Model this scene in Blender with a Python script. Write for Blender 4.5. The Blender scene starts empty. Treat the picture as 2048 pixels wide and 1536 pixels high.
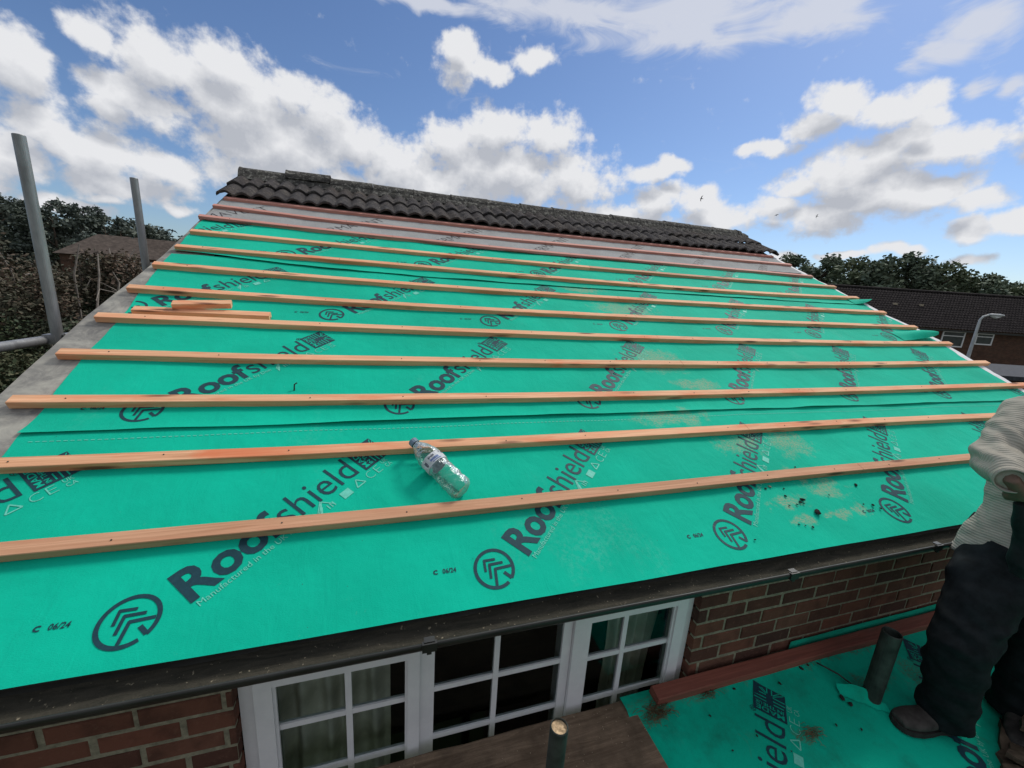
import bpy, bmesh, math, random
from mathutils import Vector, Matrix, noise as mnoise
rnd = random.Random(7)
sc = bpy.context.scene
COL = sc.collection
CZ = 6.05                      # height of the eye above the ground
R_ = math.radians

# ------------------------------------------------------------------ helpers
def link(o):
    COL.objects.link(o); return o

def mk(name, verts, faces, mats=None, parent=None, smooth=False, midx=None):
    me = bpy.data.meshes.new(name)
    me.from_pydata([tuple(v) for v in verts], [], faces)
    if mats is not None:
        for m in (mats if isinstance(mats, (list, tuple)) else [mats]):
            me.materials.append(m)
    if midx:
        me.polygons.foreach_set('material_index', midx)
    if smooth:
        me.polygons.foreach_set('use_smooth', [True] * len(me.polygons))
    me.update()
    o = link(bpy.data.objects.new(name, me))
    if parent: o.parent = parent
    return o

class MB:
    """collects shapes and links them as one mesh object"""
    def __init__(s): s.v = []; s.f = []; s.m = []
    def add(s, v, f, m=0):
        b = len(s.v); s.v += [Vector(p) for p in v]; s.f += [[i + b for i in q] for q in f]; s.m += [m] * len(f); return s
    def box(s, lo, hi, m=0, mat=None):
        x0, y0, z0 = lo; x1, y1, z1 = hi
        v = [Vector(p) for p in ((x0,y0,z0),(x1,y0,z0),(x1,y1,z0),(x0,y1,z0),(x0,y0,z1),(x1,y0,z1),(x1,y1,z1),(x0,y1,z1))]
        if mat: v = [mat @ p for p in v]
        return s.add(v, [[0,3,2,1],[4,5,6,7],[0,1,5,4],[1,2,6,5],[2,3,7,6],[3,0,4,7]], m)
    def tube(s, pts, rad, seg=10, m=0, cap=True):
        pts = [Vector(p) for p in pts]; n = len(pts)
        rad = rad if isinstance(rad, (list, tuple)) else [rad] * n
        rings = []
        t0 = (pts[1] - pts[0]).normalized()
        ref = Vector((0,0,1)) if abs(t0.z) < .9 else Vector((1,0,0))
        a = t0.cross(ref).normalized()
        for i, p in enumerate(pts):
            t = (pts[min(i+1,n-1)] - pts[max(i-1,0)]).normalized()
            a = (a - t * a.dot(t)).normalized(); b = t.cross(a)
            r = rad[i]; rx, ry = r if isinstance(r, tuple) else (r, r)
            rings.append([p + a * math.cos(2*math.pi*k/seg) * rx + b * math.sin(2*math.pi*k/seg) * ry for k in range(seg)])
        v = [q for rg in rings for q in rg]
        f = [[i*seg+k, i*seg+(k+1)%seg, (i+1)*seg+(k+1)%seg, (i+1)*seg+k] for i in range(n-1) for k in range(seg)]
        if cap: f += [list(range(seg))[::-1], list(range((n-1)*seg, n*seg))]
        return s.add(v, f, m)
    def build(s, name, mats, parent=None, smooth=False):
        return mk(name, s.v, s.f, mats, parent, smooth, s.m)

def tag(o, label=None, cat=None, group=None, kind=None):
    if label: o['label'] = label
    if cat: o['category'] = cat
    if group: o['group'] = group
    if kind: o['kind'] = kind
    return o
def thing(name, label, cat, loc=(0,0,0), group=None):
    o = link(bpy.data.objects.new(name, None)); o.location = loc
    return tag(o, label, cat, group)
def child(o, parent):
    o.parent = parent; o.matrix_parent_inverse = Matrix.Translation(parent.location).inverted(); return o
def W(x, y, z):                # a point given from the eye, z up
    return Vector((x, y, z + CZ))

# roof plane: u along the eaves, v up the slope, h out of the roof
RP = R_(24.5); SV = Vector((0, math.cos(RP), math.sin(RP))); NV = Vector((0, -math.sin(RP), math.cos(RP))); DD = 1.41
def P(u, v, h=0.0):
    p = Vector((u, 0, CZ)) + SV * v + NV * (h - DD); return p
def nz(x, y, z=0.0): return mnoise.noise(Vector((x, y, z)))
def lerp(xs, x):
    if x <= xs[0][0]: return xs[0][1]
    for (a, b), (c, d) in zip(xs, xs[1:]):
        if x <= c: return b + (d - b) * (x - a) / (c - a)
    return xs[-1][1]

# ------------------------------------------------------------------ node materials
def ND(nt, typ, ins=None, **props):
    n = nt.nodes.new(typ)
    for k, v in props.items(): setattr(n, k, v)
    for k, v in (ins or {}).items():
        s = n.inputs[k]
        if isinstance(v, bpy.types.NodeSocket): nt.links.new(v, s)
        else: s.default_value = v
    return n
def C(r, g, b): return (r, g, b, 1)
class Mat:
    def __init__(s, name, rough=.8, spec=.3):
        s.m = bpy.data.materials.new(name); s.m.use_nodes = True; s.nt = s.m.node_tree
        s.b = s.nt.nodes['Principled BSDF']; s.b.inputs['Roughness'].default_value = rough
        s.b.inputs['Specular IOR Level'].default_value = spec
        s.co = ND(s.nt, 'ShaderNodeTexCoord').outputs['Object']
    def map(s, scale, loc=(0,0,0), rot=(0,0,0)):
        return ND(s.nt, 'ShaderNodeMapping', {'Vector': s.co, 'Scale': scale, 'Location': loc, 'Rotation': rot}).outputs[0]
    def noise(s, scale, detail=4, rough=.55, vec=None, dist=0):
        return ND(s.nt, 'ShaderNodeTexNoise', {'Vector': vec or s.co, 'Scale': scale, 'Detail': detail, 'Roughness': rough, 'Distortion': dist}).outputs['Fac']
    def vor(s, scale, vec=None, out='Distance', **k):
        return ND(s.nt, 'ShaderNodeTexVoronoi', {'Vector': vec or s.co, 'Scale': scale}, **k).outputs[out]
    def ramp(s, fac, stops):
        n = ND(s.nt, 'ShaderNodeValToRGB', {'Fac': fac}); e = n.color_ramp.elements
        while len(e) < len(stops): e.new(.5)
        for el, (p, c) in zip(e, stops):
            el.position = p; el.color = c if len(c) == 4 else C(*c)
        return n.outputs[0]
    def rng(s, fac, a, b, c=0., d=1.):
        return ND(s.nt, 'ShaderNodeMapRange', {'Value': fac, 'From Min': a, 'From Max': b, 'To Min': c, 'To Max': d}).outputs[0]
    def mix(s, fac, a, b, mode='MIX'):
        n = ND(s.nt, 'ShaderNodeMix', data_type='RGBA', blend_type=mode)
        for k, v in ((0, fac), (6, a), (7, b)):
            if isinstance(v, bpy.types.NodeSocket): s.nt.links.new(v, n.inputs[k])
            else: n.inputs[k].default_value = v
        return n.outputs[2]
    def math(s, op, a, b=0.):
        n = ND(s.nt, 'ShaderNodeMath', operation=op)
        for k, v in ((0, a), (1, b)):
            if isinstance(v, bpy.types.NodeSocket): s.nt.links.new(v, n.inputs[k])
            else: n.inputs[k].default_value = v
        return n.outputs[0]
    def col(s, c):
        if isinstance(c, bpy.types.NodeSocket): s.nt.links.new(c, s.b.inputs['Base Color'])
        else: s.b.inputs['Base Color'].default_value = c if len(c) == 4 else C(*c)
        return s
    def bump(s, h, strength=.3, dist=.01):
        n = ND(s.nt, 'ShaderNodeBump', {'Height': h, 'Strength': strength, 'Distance': dist})
        s.nt.links.new(n.outputs[0], s.b.inputs['Normal']); return s
    def rough(s, r): s.nt.links.new(r, s.b.inputs['Roughness']); return s
def simple(name, c, rough=.8, spec=.3, ns=30, var=.35, bump=.15):
    m = Mat(name, rough, spec)
    f = m.noise(ns, 5)
    lo = tuple(x * (1 - var) for x in c); hi = tuple(min(1, x * (1 + var)) for x in c)
    m.col(m.ramp(f, [(.3, lo), (.7, hi)])).bump(f, bump, .004)
    return m.m

GREEN = (.0015, .50, .325)
def membrane_mat(name, dust_spots, brown=False, lo=.82):
    m = Mat(name, .75, .07)
    big = m.noise(1.6, 3); mid = m.noise(9, 4, .6)
    fib = m.noise(1, 3, .7, vec=m.map((160, 420, 420), rot=(0, 0, R_(18))))
    base = m.mix(m.rng(big, .3, .7), C(GREEN[0], GREEN[1]*lo, GREEN[2]*lo), C(GREEN[0], GREEN[1]*1.08, GREEN[2]*1.1))
    base = m.mix(m.rng(mid, .35, .75, 0, .25), base, C(.006, .51, .345))
    base = m.mix(m.rng(fib, .48, .75, 0, .22), base, C(.025, .56, .43))
    pale = m.noise(1, 5, .65, vec=m.map((2.2, 1.3, 1.3)))
    base = m.mix(m.math('MULTIPLY', m.rng(pale, .60, .80, 0, .5), m.rng(m.noise(60, 4, .7), .42, .62)), base, C(.12, .52, .40))
    # dry sandy mortar dust, brushed about where the tiles were stripped
    acc = None
    wc = ND(m.nt, 'ShaderNodeTexNoise', {'Vector': m.co, 'Scale': 9., 'Detail': 4., 'Roughness': .65}).outputs['Color']
    wv = ND(m.nt, 'ShaderNodeVectorMath', {0: wc, 1: (.5,.5,.5)}, operation='SUBTRACT').outputs[0]
    wv = ND(m.nt, 'ShaderNodeVectorMath', {0: wv, 1: (.34,.20,.12)}, operation='MULTIPLY').outputs[0]
    dco = ND(m.nt, 'ShaderNodeVectorMath', {0: m.co, 1: wv}, operation='ADD').outputs[0]
    for (p, r) in dust_spots:
        mp = ND(m.nt, 'ShaderNodeMapping', {'Vector': dco, 'Location': tuple(p), 'Scale': r}, vector_type='TEXTURE').outputs[0]
        g = ND(m.nt, 'ShaderNodeTexGradient', {'Vector': mp}, gradient_type='SPHERICAL').outputs['Fac']
        acc = g if acc is None else m.math('MAXIMUM', acc, g)
    if acc is not None:
        d1 = m.noise(17, 6, .75); d2 = m.noise(1, 5, .75, vec=m.map((70, 150, 150), rot=(0,0,R_(25))))
        amt = m.math('MULTIPLY', m.rng(m.math('ADD', acc, m.math('MULTIPLY', m.math('SUBTRACT', d1, .55), 1.5)), .18, .62), m.rng(d2, .38, .6))
        base = m.mix(m.math('MULTIPLY', amt, .7), base, C(.40, .37, .24) if not brown else C(.12,.085,.05))
    specks = m.rng(m.vor(26), .03, .06, 1, 0)
    keep = m.rng(m.noise(5, 2), .56, .62)
    base = m.mix(m.math('MULTIPLY', m.math('MULTIPLY', specks, keep), .7), base, C(.03, .035, .03))
    if brown:
        st = m.math('MULTIPLY', m.rng(m.noise(4.5, 6, .68), .5, .72), .55)
        base = m.mix(st, base, C(.012, .13, .085))
        st2 = m.math('MULTIPLY', m.rng(m.noise(7, 7, .75, dist=.6), .62, .78), .5)
        base = m.mix(st2, base, C(.09, .11, .06))
    m.col(base)
    hgt = m.math('ADD', m.math('MULTIPLY', m.noise(5, 3), 1.0), m.math('MULTIPLY', fib, .10))
    wr_ = m.noise(1, 4, .6, vec=m.map((9, 3.2, 3.2), rot=(0, 0, R_(32))), dist=.8)
    m.bump(m.math('ADD', hgt, m.math('MULTIPLY', wr_, .5)), .45, .022)
    m.b.inputs['Sheen Weight'].default_value = .05
    m.b.inputs['Sheen Roughness'].default_value = .4
    return m.m

DUST = [(P(1.93,1.215), (.26,.14,.14)), (P(2.27,1.21), (.24,.16,.16)), (P(1.90,.83), (.16,.07,.07)), (P(2.22,.87), (.17,.10,.10)),
        (P(2.10,.99), (.17,.07,.07)), (P(1.89,.715), (.13,.05,.05)), (P(2.12,.725), (.10,.045,.045)), (P(2.27,.73), (.10,.04,.04)),
        (P(1.83,2.04), (.4,.22,.22)), (P(1.97,2.80), (.5,.18,.18)), (P(1.6,1.45), (.4,.1,.1)), (P(1.7,3.15), (.35,.07,.07)),
        (P(2.0,1.75), (.3,.1,.1))]
M_mem = membrane_mat('green_membrane', DUST)
LT = R_(8.0); LV = Vector((0, math.cos(LT), math.sin(LT))); LN = Vector((0, -math.sin(LT), math.cos(LT))); L0 = Vector((0, 1.22, -1.757 + CZ))
def LP(x, y, h=0.0):           # a point on the lean-to roof above plan position x, y
    return Vector((x, y, L0.z + (y - 1.22) * math.tan(LT))) + LN * h
M_mem2 = membrane_mat('dirty_green_membrane', [(LP(1.72,.905), (.10,.055,.055)), (LP(1.12,1.12), (.10,.05,.05)), (LP(2.3,1.0), (.25,.06,.06)), (LP(2.6,.95), (.2,.2,.2)), (LP(1.3,1.16), (.5,.05,.05)),(LP(2.3,1.17), (.6,.05,.05))], True, .75)
def print_mat(name, c):
    m = Mat(name, .6, .25); f = m.noise(70, 4, .7)
    m.col(m.mix(m.rng(f, .45, .75, 0, .35), C(*c), C(c[0]*2+.01, min(1, c[1]*2), min(1, c[2]*2)))); return m.m
M_ink = print_mat('dark_ink', (.006, .045, .062))
M_pale = print_mat('pale_ink', (.13, .56, .43))
M_grey_ink = print_mat('grey_ink', (.05, .045, .05))

def wood_mat(name, c_lo, c_hi, red, redamt=.5, knots=True):
    m = Mat(name, .72, .25)
    g = m.noise(1, 6, .65, vec=m.map((1.6, 60, 60)), dist=1.2)
    c = m.ramp(g, [(.34, c_lo), (.5, tuple((a+b)/2 for a, b in zip(c_lo, c_hi))), (.64, c_hi)])
    rr = m.noise(1, 5, .6, vec=m.map((2.3, 13, 13)), dist=.5)
    c = m.mix(m.rng(rr, .48, .68, 0, redamt), c, C(*red))
    seg = m.noise(1, 1, .5, vec=m.map((.9, 2.9, 2.9)))
    c = m.mix(m.rng(seg, .4, .65, 0, .35), c, C(*[x*1.1 for x in c_hi]))
    if knots:
        v = m.map((3.4, 20, 20))
        k = m.vor(1, v); on = m.rng(ND(m.nt, 'ShaderNodeSeparateColor', {'Color': m.vor(1, v, 'Color')}).outputs[0], .50, .52)
        c = m.mix(m.math('MULTIPLY', on, m.rng(k, .12, .30, .85, 0)), c, C(.13, .05, .03))
    m.col(c).bump(g, .25, .004)
    return m.m
M_wood = wood_mat('new_batten_timber', (.60, .29, .15), (.92, .53, .31), (.74, .19, .075), .8)
M_wood_dull = wood_mat('weathered_batten_timber', (.46, .23, .125), (.68, .38, .23), (.50, .16, .08), .4)
M_wood_red = wood_mat('red_treated_timber', (.46, .20, .155), (.66, .34, .28), (.46, .13, .10), .5, False)
M_wood_dred = wood_mat('old_red_timber', (.17, .05, .035), (.30, .10, .07), (.10, .05, .04), .6, False)

def board_mat():
    m = Mat('dirty_scaffold_board', .9, .15)
    g = m.noise(1, 6, .7, vec=m.map((3, 40, 40)), dist=1); d = m.noise(6, 6, .7); fl = m.vor(55)
    c = m.ramp(g, [(.3, (.15,.10,.068)), (.7, (.36,.255,.175))])
    c = m.mix(m.rng(d, .45, .7, 0, .8), c, C(.12, .085, .060))
    c = m.mix(m.math('MULTIPLY', m.rng(fl, .06, .13, 1, 0), m.rng(m.noise(4, 3), .45, .56)), c, C(.60, .48, .33))
    m.col(c).bump(m.math('ADD', g, d), .6, .006); return m.m
M_board = board_mat()

def tile_mat():
    m = Mat('weathered_concrete_tile', .92, .15)
    n1 = m.noise(9, 6, .7); n2 = m.noise(26, 5, .7); n3 = m.noise(2.2, 3)
    c = m.ramp(n1, [(.3, (.038,.036,.039)), (.55, (.075,.069,.069)), (.75, (.12,.10,.09))])
    c = m.mix(m.rng(n3, .5, .7, 0, .35), c, C(.07, .05, .036))
    c = m.mix(m.math('MULTIPLY', m.rng(n2, .53, .66), m.rng(n1, .38, .6)), c, C(.17, .16, .135))
    c = m.mix(m.math('MULTIPLY', m.rng(m.vor(30), .10, .2, 1, 0), m.rng(m.noise(6, 4), .55, .62)), c, C(.36, .34, .28))
    m.col(c).bump(m.math('ADD', n1, n2), 1., .025); return m.m
M_tile = tile_mat()
def ridge_mat():
    m = Mat('lichened_ridge_tile', .92, .15)
    n1 = m.noise(12, 6, .7); n2 = m.noise(27, 5, .75)
    c = m.ramp(n1, [(.3, (.038,.037,.036)), (.7, (.095,.09,.082))])
    c = m.mix(m.rng(n2, .50, .62), c, C(.25, .245, .22))
    c = m.mix(m.math('MULTIPLY', m.rng(n1, .55, .7), .25), c, C(.06, .07, .03))
    m.col(c).bump(m.math('ADD', n1, n2), .8, .015); return m.m
M_ridge = ridge_mat()
def felt_mat():
    m = Mat('old_grey_felt', .9, .15)
    n = m.noise(70, 4, .7); d = m.noise(3.5, 5, .65)
    c = m.ramp(n, [(.3, (.29,.30,.30)), (.7, (.40,.415,.41))])
    c = m.mix(m.rng(d, .4, .75, 0, .6), c, C(.23, .225, .22))
    m.col(c).bump(m.math('ADD', d, m.math('MULTIPLY', n, .2)), .5, .02); return m.m
M_felt = felt_mat()
def cement_mat():
    m = Mat('grey_undercloak_board', .9, .15)
    n = m.noise(7, 6, .65, dist=.6); n2 = m.noise(60, 3)
    c = m.ramp(n, [(.30, (.13,.13,.13)), (.5, (.26,.255,.235)), (.68, (.42,.41,.36))])
    c = m.mix(m.rng(n2, .5, .7, 0, .3), c, C(.40, .38, .33))
    m.col(c).bump(n, .4, .01); return m.m
M_cement = cement_mat()
def brick_mat():
    m = Mat('red_brick', .92, .12)
    rr = ND(m.nt, 'ShaderNodeAttribute', attribute_name='tone').outputs['Fac']
    n = m.noise(40, 6, .7); n2 = m.noise(11, 4, .6)
    c = m.ramp(rr, [(0, (.075,.042,.034)), (.3, (.115,.052,.038)), (.6, (.155,.070,.048)), (.85, (.19,.076,.052)), (1, (.15,.085,.060))])
    c = m.mix(m.rng(n2, .45, .7, 0, .6), c, C(.06, .032, .025))
    c = m.mix(m.rng(n, .55, .75, 0, .35), c, C(.26, .15, .10))
    m.col(c).bump(n, .7, .006); return m.m
M_brick = brick_mat()
M_mortar = simple('mortar', (.25, .235, .17), .95, .1, 60, .3, .5)
def far_brick():
    m = Mat('far_brick', .9, .15)
    b = ND(m.nt, 'ShaderNodeTexBrick', {'Vector': m.map((1,1,1), rot=(R_(90),0,0)), 'Scale': 1.0, 'Color1': C(.075,.036,.026), 'Color2': C(.13,.055,.036), 'Mortar': C(.13,.115,.09),
        'Mortar Size': .008, 'Brick Width': .225, 'Row Height': .075})
    n = m.noise(3, 5); m.col(m.mix(m.rng(n, .4, .7, 0, .5), b.outputs['Color'], C(.05,.03,.025))); return m.m
M_farbrick = far_brick()
M_fartile = simple('far_roof_tile', (.032, .027, .027), .9, .15, 4, .5, .6)
M_farred = simple('far_red_tile', (.085, .068, .058), .9, .15, 3, .35, .5)
def upvc():
    m = Mat('white_upvc', .4, .4); n = m.noise(8, 5, .7)
    m.col(m.ramp(n, [(.3, (.74,.74,.76)), (.7, (.84,.84,.85))])); return m.m
M_upvc = upvc()
M_white = simple('white_lining', (.72, .72, .74), .7, .3, 20, .12, .2)
def black_gutter():
    m = Mat('black_gutter_plastic', .42, .45); n = m.noise(7, 5)
    m.col(m.ramp(n, [(.3, (.012,.013,.012)), (.7, (.03,.031,.027))])); m.rough(m.rng(n, .3, .7, .35, .6)); return m.m
M_gutter = black_gutter()
def silt():
    m = Mat('gutter_silt', .95, .1); g = m.noise(1, 6, .7, vec=m.map((5, 40, 40)), dist=1); n = m.noise(90, 3)
    c = m.ramp(g, [(.3, (.026,.027,.022)), (.7, (.070,.064,.050))])
    c = m.mix(m.rng(n, .66, .72), c, C(.25,.22,.16)); m.col(c).bump(m.math('ADD', g, n), .6, .006); return m.m
M_silt = silt()
M_galv = None
def galv():
    m = Mat('galvanised_tube', .5, .5); n = m.noise(1, 5, .7, vec=m.map((25, 25, 5))); m.b.inputs['Metallic'].default_value = .55
    m.col(m.ramp(n, [(.3, (.20,.205,.21)), (.7, (.36,.365,.37))])).bump(n, .2, .003); return m.m
M_galv = galv()
M_darkpipe = simple('dark_pipe', (.035, .042, .036), .6, .35, 18, .6, .3)
M_sawdust = simple('dusty_tube_end', (.45, .33, .20), .95, .1, 90, .6, .6)
def glass():
    m = bpy.data.materials.new('window_glass'); m.use_nodes = True; nt = m.node_tree; nt.nodes.clear()
    fr = ND(nt, 'ShaderNodeFresnel', {'IOR': 1.5}); gl = ND(nt, 'ShaderNodeBsdfGlossy', {'Roughness': .03, 'Color': C(.75,.95,.97)})
    tr = ND(nt, 'ShaderNodeBsdfTransparent', {'Color': C(.80, .88, .87)}); mx = ND(nt, 'ShaderNodeMixShader', {'Fac': fr.outputs[0]})
    nt.links.new(tr.outputs[0], mx.inputs[1]); nt.links.new(gl.outputs[0], mx.inputs[2])
    out = ND(nt, 'ShaderNodeOutputMaterial', {'Surface': mx.outputs[0]}); return m
M_glass = glass()
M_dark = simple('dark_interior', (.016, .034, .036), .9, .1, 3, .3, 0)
M_curtain = simple('beige_curtain', (.60, .58, .48), .95, .1, 12, .18, .1)
M_fence = simple('dark_garage_roof', (.05, .055, .065), .8, .2, 6, .4, .3)
M_lamp = simple('grey_lamp_metal', (.42, .44, .44), .5, .4, 5, .15, 0)
M_lampgl = simple('white_lamp_bowl', (.7, .72, .72), .4, .4, 5, .1, 0)

def leaf_mat(name, a, b, c):
    m = Mat(name, .7, .2)
    oi = ND(m.nt, 'ShaderNodeAttribute', attribute_name='tone').outputs['Fac']
    cc = m.ramp(oi, [(0, a), (.5, b), (1, c)])
    m.col(cc); m.b.inputs['Subsurface Weight'].default_value = 0; return m.m
M_leaf_dark = leaf_mat('dark_tree_leaf', (.085,.115,.085), (.13,.165,.11), (.18,.215,.14))
M_leaf_mid = leaf_mat('mid_tree_leaf', (.095,.13,.085), (.145,.18,.108), (.195,.23,.135))
M_leaf_far = leaf_mat('hill_tree_leaf', (.08,.10,.09), (.115,.14,.118), (.155,.175,.14))
M_leaf_shrub = leaf_mat('shrub_leaf', (.042,.066,.040), (.075,.100,.054), (.15,.14,.085))
M_leaf_brown = leaf_mat('brown_shrub_leaf', (.050,.062,.040), (.092,.088,.060), (.16,.112,.082))
M_leaf_orange = leaf_mat('orange_shrub_leaf', (.12,.050,.020), (.17,.07,.028), (.14,.10,.035))
M_bark = simple('bark', (.075, .058, .045), .95, .1, 12, .4, .6)
M_twig = simple('pale_twig', (.26, .23, .20), .95, .1, 12, .3, .3)

def ground_mat():
    m = Mat('grass_ground', .95, .1); n = m.noise(.6, 6, .65); n2 = m.noise(8, 5)
    c = m.ramp(n, [(.3, (.035,.055,.02)), (.7, (.085,.095,.04))]); m.col(m.mix(m.rng(n2, .5, .7, 0, .5), c, C(.05,.045,.025))); return m.m
M_ground = ground_mat()

# ------------------------------------------------------------------ ground
def hill(x, y):
    d = max(0., -x * .55 + y * .45 - 18) if x < 0 else 0.
    return min(9.0, d * .085) if x < 0 else 0.
gv, gf = [], []
xs = [-900,-500,-300,-200,-150,-120,-100,-85,-70,-60,-50,-42,-35,-28,-22,-16,-10,-5,0,10,30,60,120,250,500,900]
ys = [-400,-100,-30,-5,5,15,25,35,45,55,65,75,90,105,120,150,200,300,500,900,1500]
for y in ys:
    for x in xs: gv.append((x, y, hill(x, y)))
nx = len(xs)
for j in range(len(ys)-1):
    for i in range(nx-1): gf.append([j*nx+i, j*nx+i+1, (j+1)*nx+i+1, (j+1)*nx+i])
tag(mk('ground', gv, gf, M_ground, smooth=True), kind='structure')

# ------------------------------------------------------------------ the house
HX0, HX1, HY0 = -1.40, 5.42, 1.22
RIDGE_V = 5.42
ry = P(0, RIDGE_V).y; rz = P(0, RIDGE_V).z
HY1 = 2*ry - HY0
house = thing('brick_house', 'brick house with roof stripped to green membrane and battens, white window under its eaves', 'house', (2, HY0, 0))
def H(o): return child(o, house)

# front wall laid brick by brick round the window opening
WX0, WX1, WZ0, WZ1 = -.477, 1.352, -2.38 + CZ, -1.26 + CZ
bv = MB(); tones = []
z = CZ - 1.155; row = 0
random.seed(3)
while z > .05:
    x = HX0 + (0 if row % 2 == 0 else -.1125); zz0, zz1 = z - .0615, z
    while x < HX1:
        a, b = max(x, HX0), min(x + .215, HX1)
        segs = [(a, b)]
        if zz1 > WZ0 and zz0 < WZ1:
            segs = [(s0, s1) for s0, s1 in ((a, min(b, WX0)), (max(a, WX1), b)) if s1 - s0 > .02]
        for s0, s1 in segs:
            if s1 - s0 > .02:
                j = rnd.uniform(-.0025, .0025); s0 += rnd.uniform(0, .005); s1 -= rnd.uniform(0, .004)
                e = .004
                j1, j2, j3, j4 = [rnd.uniform(-.003, .003) for _ in range(4)]
                y0 = HY0 + j; y1 = HY0 + .045
                vs = [(s0+e+j1,y0,zz0+e+j3),(s1-e+j2,y0,zz0+e+j4),(s1-e+j2,y0,zz1-e+j4),(s0+e+j1,y0,zz1-e+j3),(s0,y0+e,zz0),(s1,y0+e,zz0),(s1,y0+e,zz1),(s0,y0+e,zz1),(s0,y1,zz0),(s1,y1,zz0),(s1,y1,zz1),(s0,y1,zz1)]
                fs = [[0,1,2,3]] + [[4+k, 4+(k+1)%4, (k+1)%4, k] for k in range(4)] + [[8+k, 8+(k+1)%4, 4+(k+1)%4, 4+k] for k in range(4)]
                bv.add(vs, fs); t = rnd.random(); tones += [t] * len(fs)
        x += .225
    z -= .075; row += 1
# mortar bed just behind the brick faces
for lo, hi in (((HX0,HY0+.0045,0),(WX0-.004,HY0+.03,CZ-1.1)), ((WX1+.004,HY0+.0045,0),(HX1,HY0+.03,CZ-1.1)), ((WX0-.004,HY0+.0045,0),(WX1+.004,HY0+.03,WZ0)), ((WX0-.004,HY0+.0045,WZ1),(WX1+.004,HY0+.03,CZ-1.1))):
    bv.box(lo, hi, 1); tones += [.5]*6
wall = bv.build('wall', [M_brick, M_mortar], None)
at = wall.data.attributes.new('tone', 'FLOAT', 'FACE'); at.data.foreach_set('value', tones)
H(wall)
# side and back walls
g = MB()
for x0, x1 in ((HX0, HX0+.12), (HX1-.12, HX1)):
    sec = [(HY0+.05, 0), (HY1, 0), (HY1, P(0,.72).z-.12), (ry, rz-.16), (HY0+.05, P(0,.72).z-.12)]
    v = [(x0, a, b) for a, b in sec] + [(x1, a, b) for a, b in sec]
    g.add(v, [[0,1,2,3,4][::-1], [5,6,7,8,9]] + [[k, (k+1)%5, 5+(k+1)%5, 5+k] for k in range(5)])
g.box((HX0+.12, HY1-.12, 0), (HX1-.12, HY1, P(0,.72).z-.14))
H(g.build('gable_wall', M_farbrick))

# roof deck below the membrane, back slope
d = MB()
e0 = P(-1.50, .66, -.03); e1 = P(5.5, .66, -.03); r0 = P(-1.50, RIDGE_V-.03, -.03); r1 = P(5.5, RIDGE_V-.03, -.03)
low = NV * -.05
d.add([e0, e1, r1, r0, e0+low, e1+low, r1+low, r0+low], [[0,1,2,3],[7,6,5,4],[0,4,5,1],[1,5,6,2],[2,6,7,3],[3,7,4,0]])
H(d.build('roof_deck', M_dark))
bs = MB(); k = 0
SB = Vector((0, math.cos(RP), -math.sin(RP)))
top = Vector((0, ry+.02, rz+.03))
for i in range(15):
    a = top + SB * (.345*i); b = top + SB * (.345*(i+1)) 
    up = Vector((0, math.sin(RP), math.cos(RP)))
    bs.add([a+Vector((-1.53,0,0))+up*.012, a+Vector((5.5,0,0))+up*.012, b+Vector((5.5,0,0))+up*.03, b+Vector((-1.53,0,0))+up*.03, b+Vector((5.5,0,0)), b+Vector((-1.53,0,0))], [[0,3,2,1],[3,5,4,2]])
H(bs.build('back_slope_tiles', M_tile))

# ---- membrane sheets with their printing
EDGE_L = [(.57,-1.30),(1.2,-1.325),(1.5,-1.35),(1.66,-1.34),(1.74,-1.36),(2.0,-1.377),(2.34,-1.379),(2.97,-1.435),(3.36,-1.45),(3.85,-1.47),(4.8,-1.48)]
EDGE_R = [(.57,5.35),(1.7,5.47),(1.98,5.50),(2.3,5.57),(2.6,5.62),(2.75,5.60),(3.0,5.50),(3.3,5.53),(3.6,5.50),(4.8,5.46)]
def rip(u, v):
    return .0045*nz(u*2.1, v*3.7, 1.3) + .0026*nz(u*6.3, v*7.1, 4.1)
def sheet_h(k, u, v):
    lo, hi, base, lift = SHEETS[k]
    h = base + rip(u, v)
    d = v - lo_edge(k, u)
    if lift and d < .07: h += lift * (1 - d/.07)**2 * (.55 + .9*max(0., nz(u*3.1, k*7.7, .5) + .35))
    return h
SHEETS = [(.577, 1.60, 0., 0.), (1.492, 3.30, .003, .012), (3.20, 4.02, .006, .008), (3.95, 4.85, .009, .014)]
LO2 = [(-1.45,3.336),(-1.0,3.27),(-.48,3.218),(.3,3.185),(1.16,3.172),(2.6,3.19),(4.43,3.22),(5.6,3.26)]
LO3 = [(-1.5,4.005),(-.8,3.985),(-.31,3.972),(1.1,3.915),(3.0,3.95),(5.0,4.09),(5.6,4.13)]
def lo_edge(k, u):
    if k == 0: return .577 + .004*nz(u*1.7, 3)
    if k == 1: return 1.492 + .006*nz(u*1.3, 9)
    if k == 2: return lerp(LO2, u)
    return lerp(LO3, u) + .012*nz(u*2.7, 5)
def text_poly(s, size, width=None, bold=0.0, res=3):
    cu = bpy.data.curves.new('t', 'FONT'); cu.body = s; cu.size = size; cu.offset = bold; cu.resolution_u = res
    o = bpy.data.objects.new('t', cu); COL.objects.link(o)
    dg = bpy.context.evaluated_depsgraph_get(); dg.update()
    me = o.evaluated_get(dg).to_mesh()
    v = [Vector(p.co) for p in me.vertices]; f = [list(p.vertices) for p in me.polygons]
    o.evaluated_get(dg).to_mesh_clear(); bpy.data.objects.remove(o); bpy.data.curves.remove(cu)
    x0 = min(p.x for p in v); x1 = max(p.x for p in v)
    kx = (width / (x1 - x0)) if width else 1.
    return [Vector(((p.x - x0) * kx, p.y, 0)) for p in v], f
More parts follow.
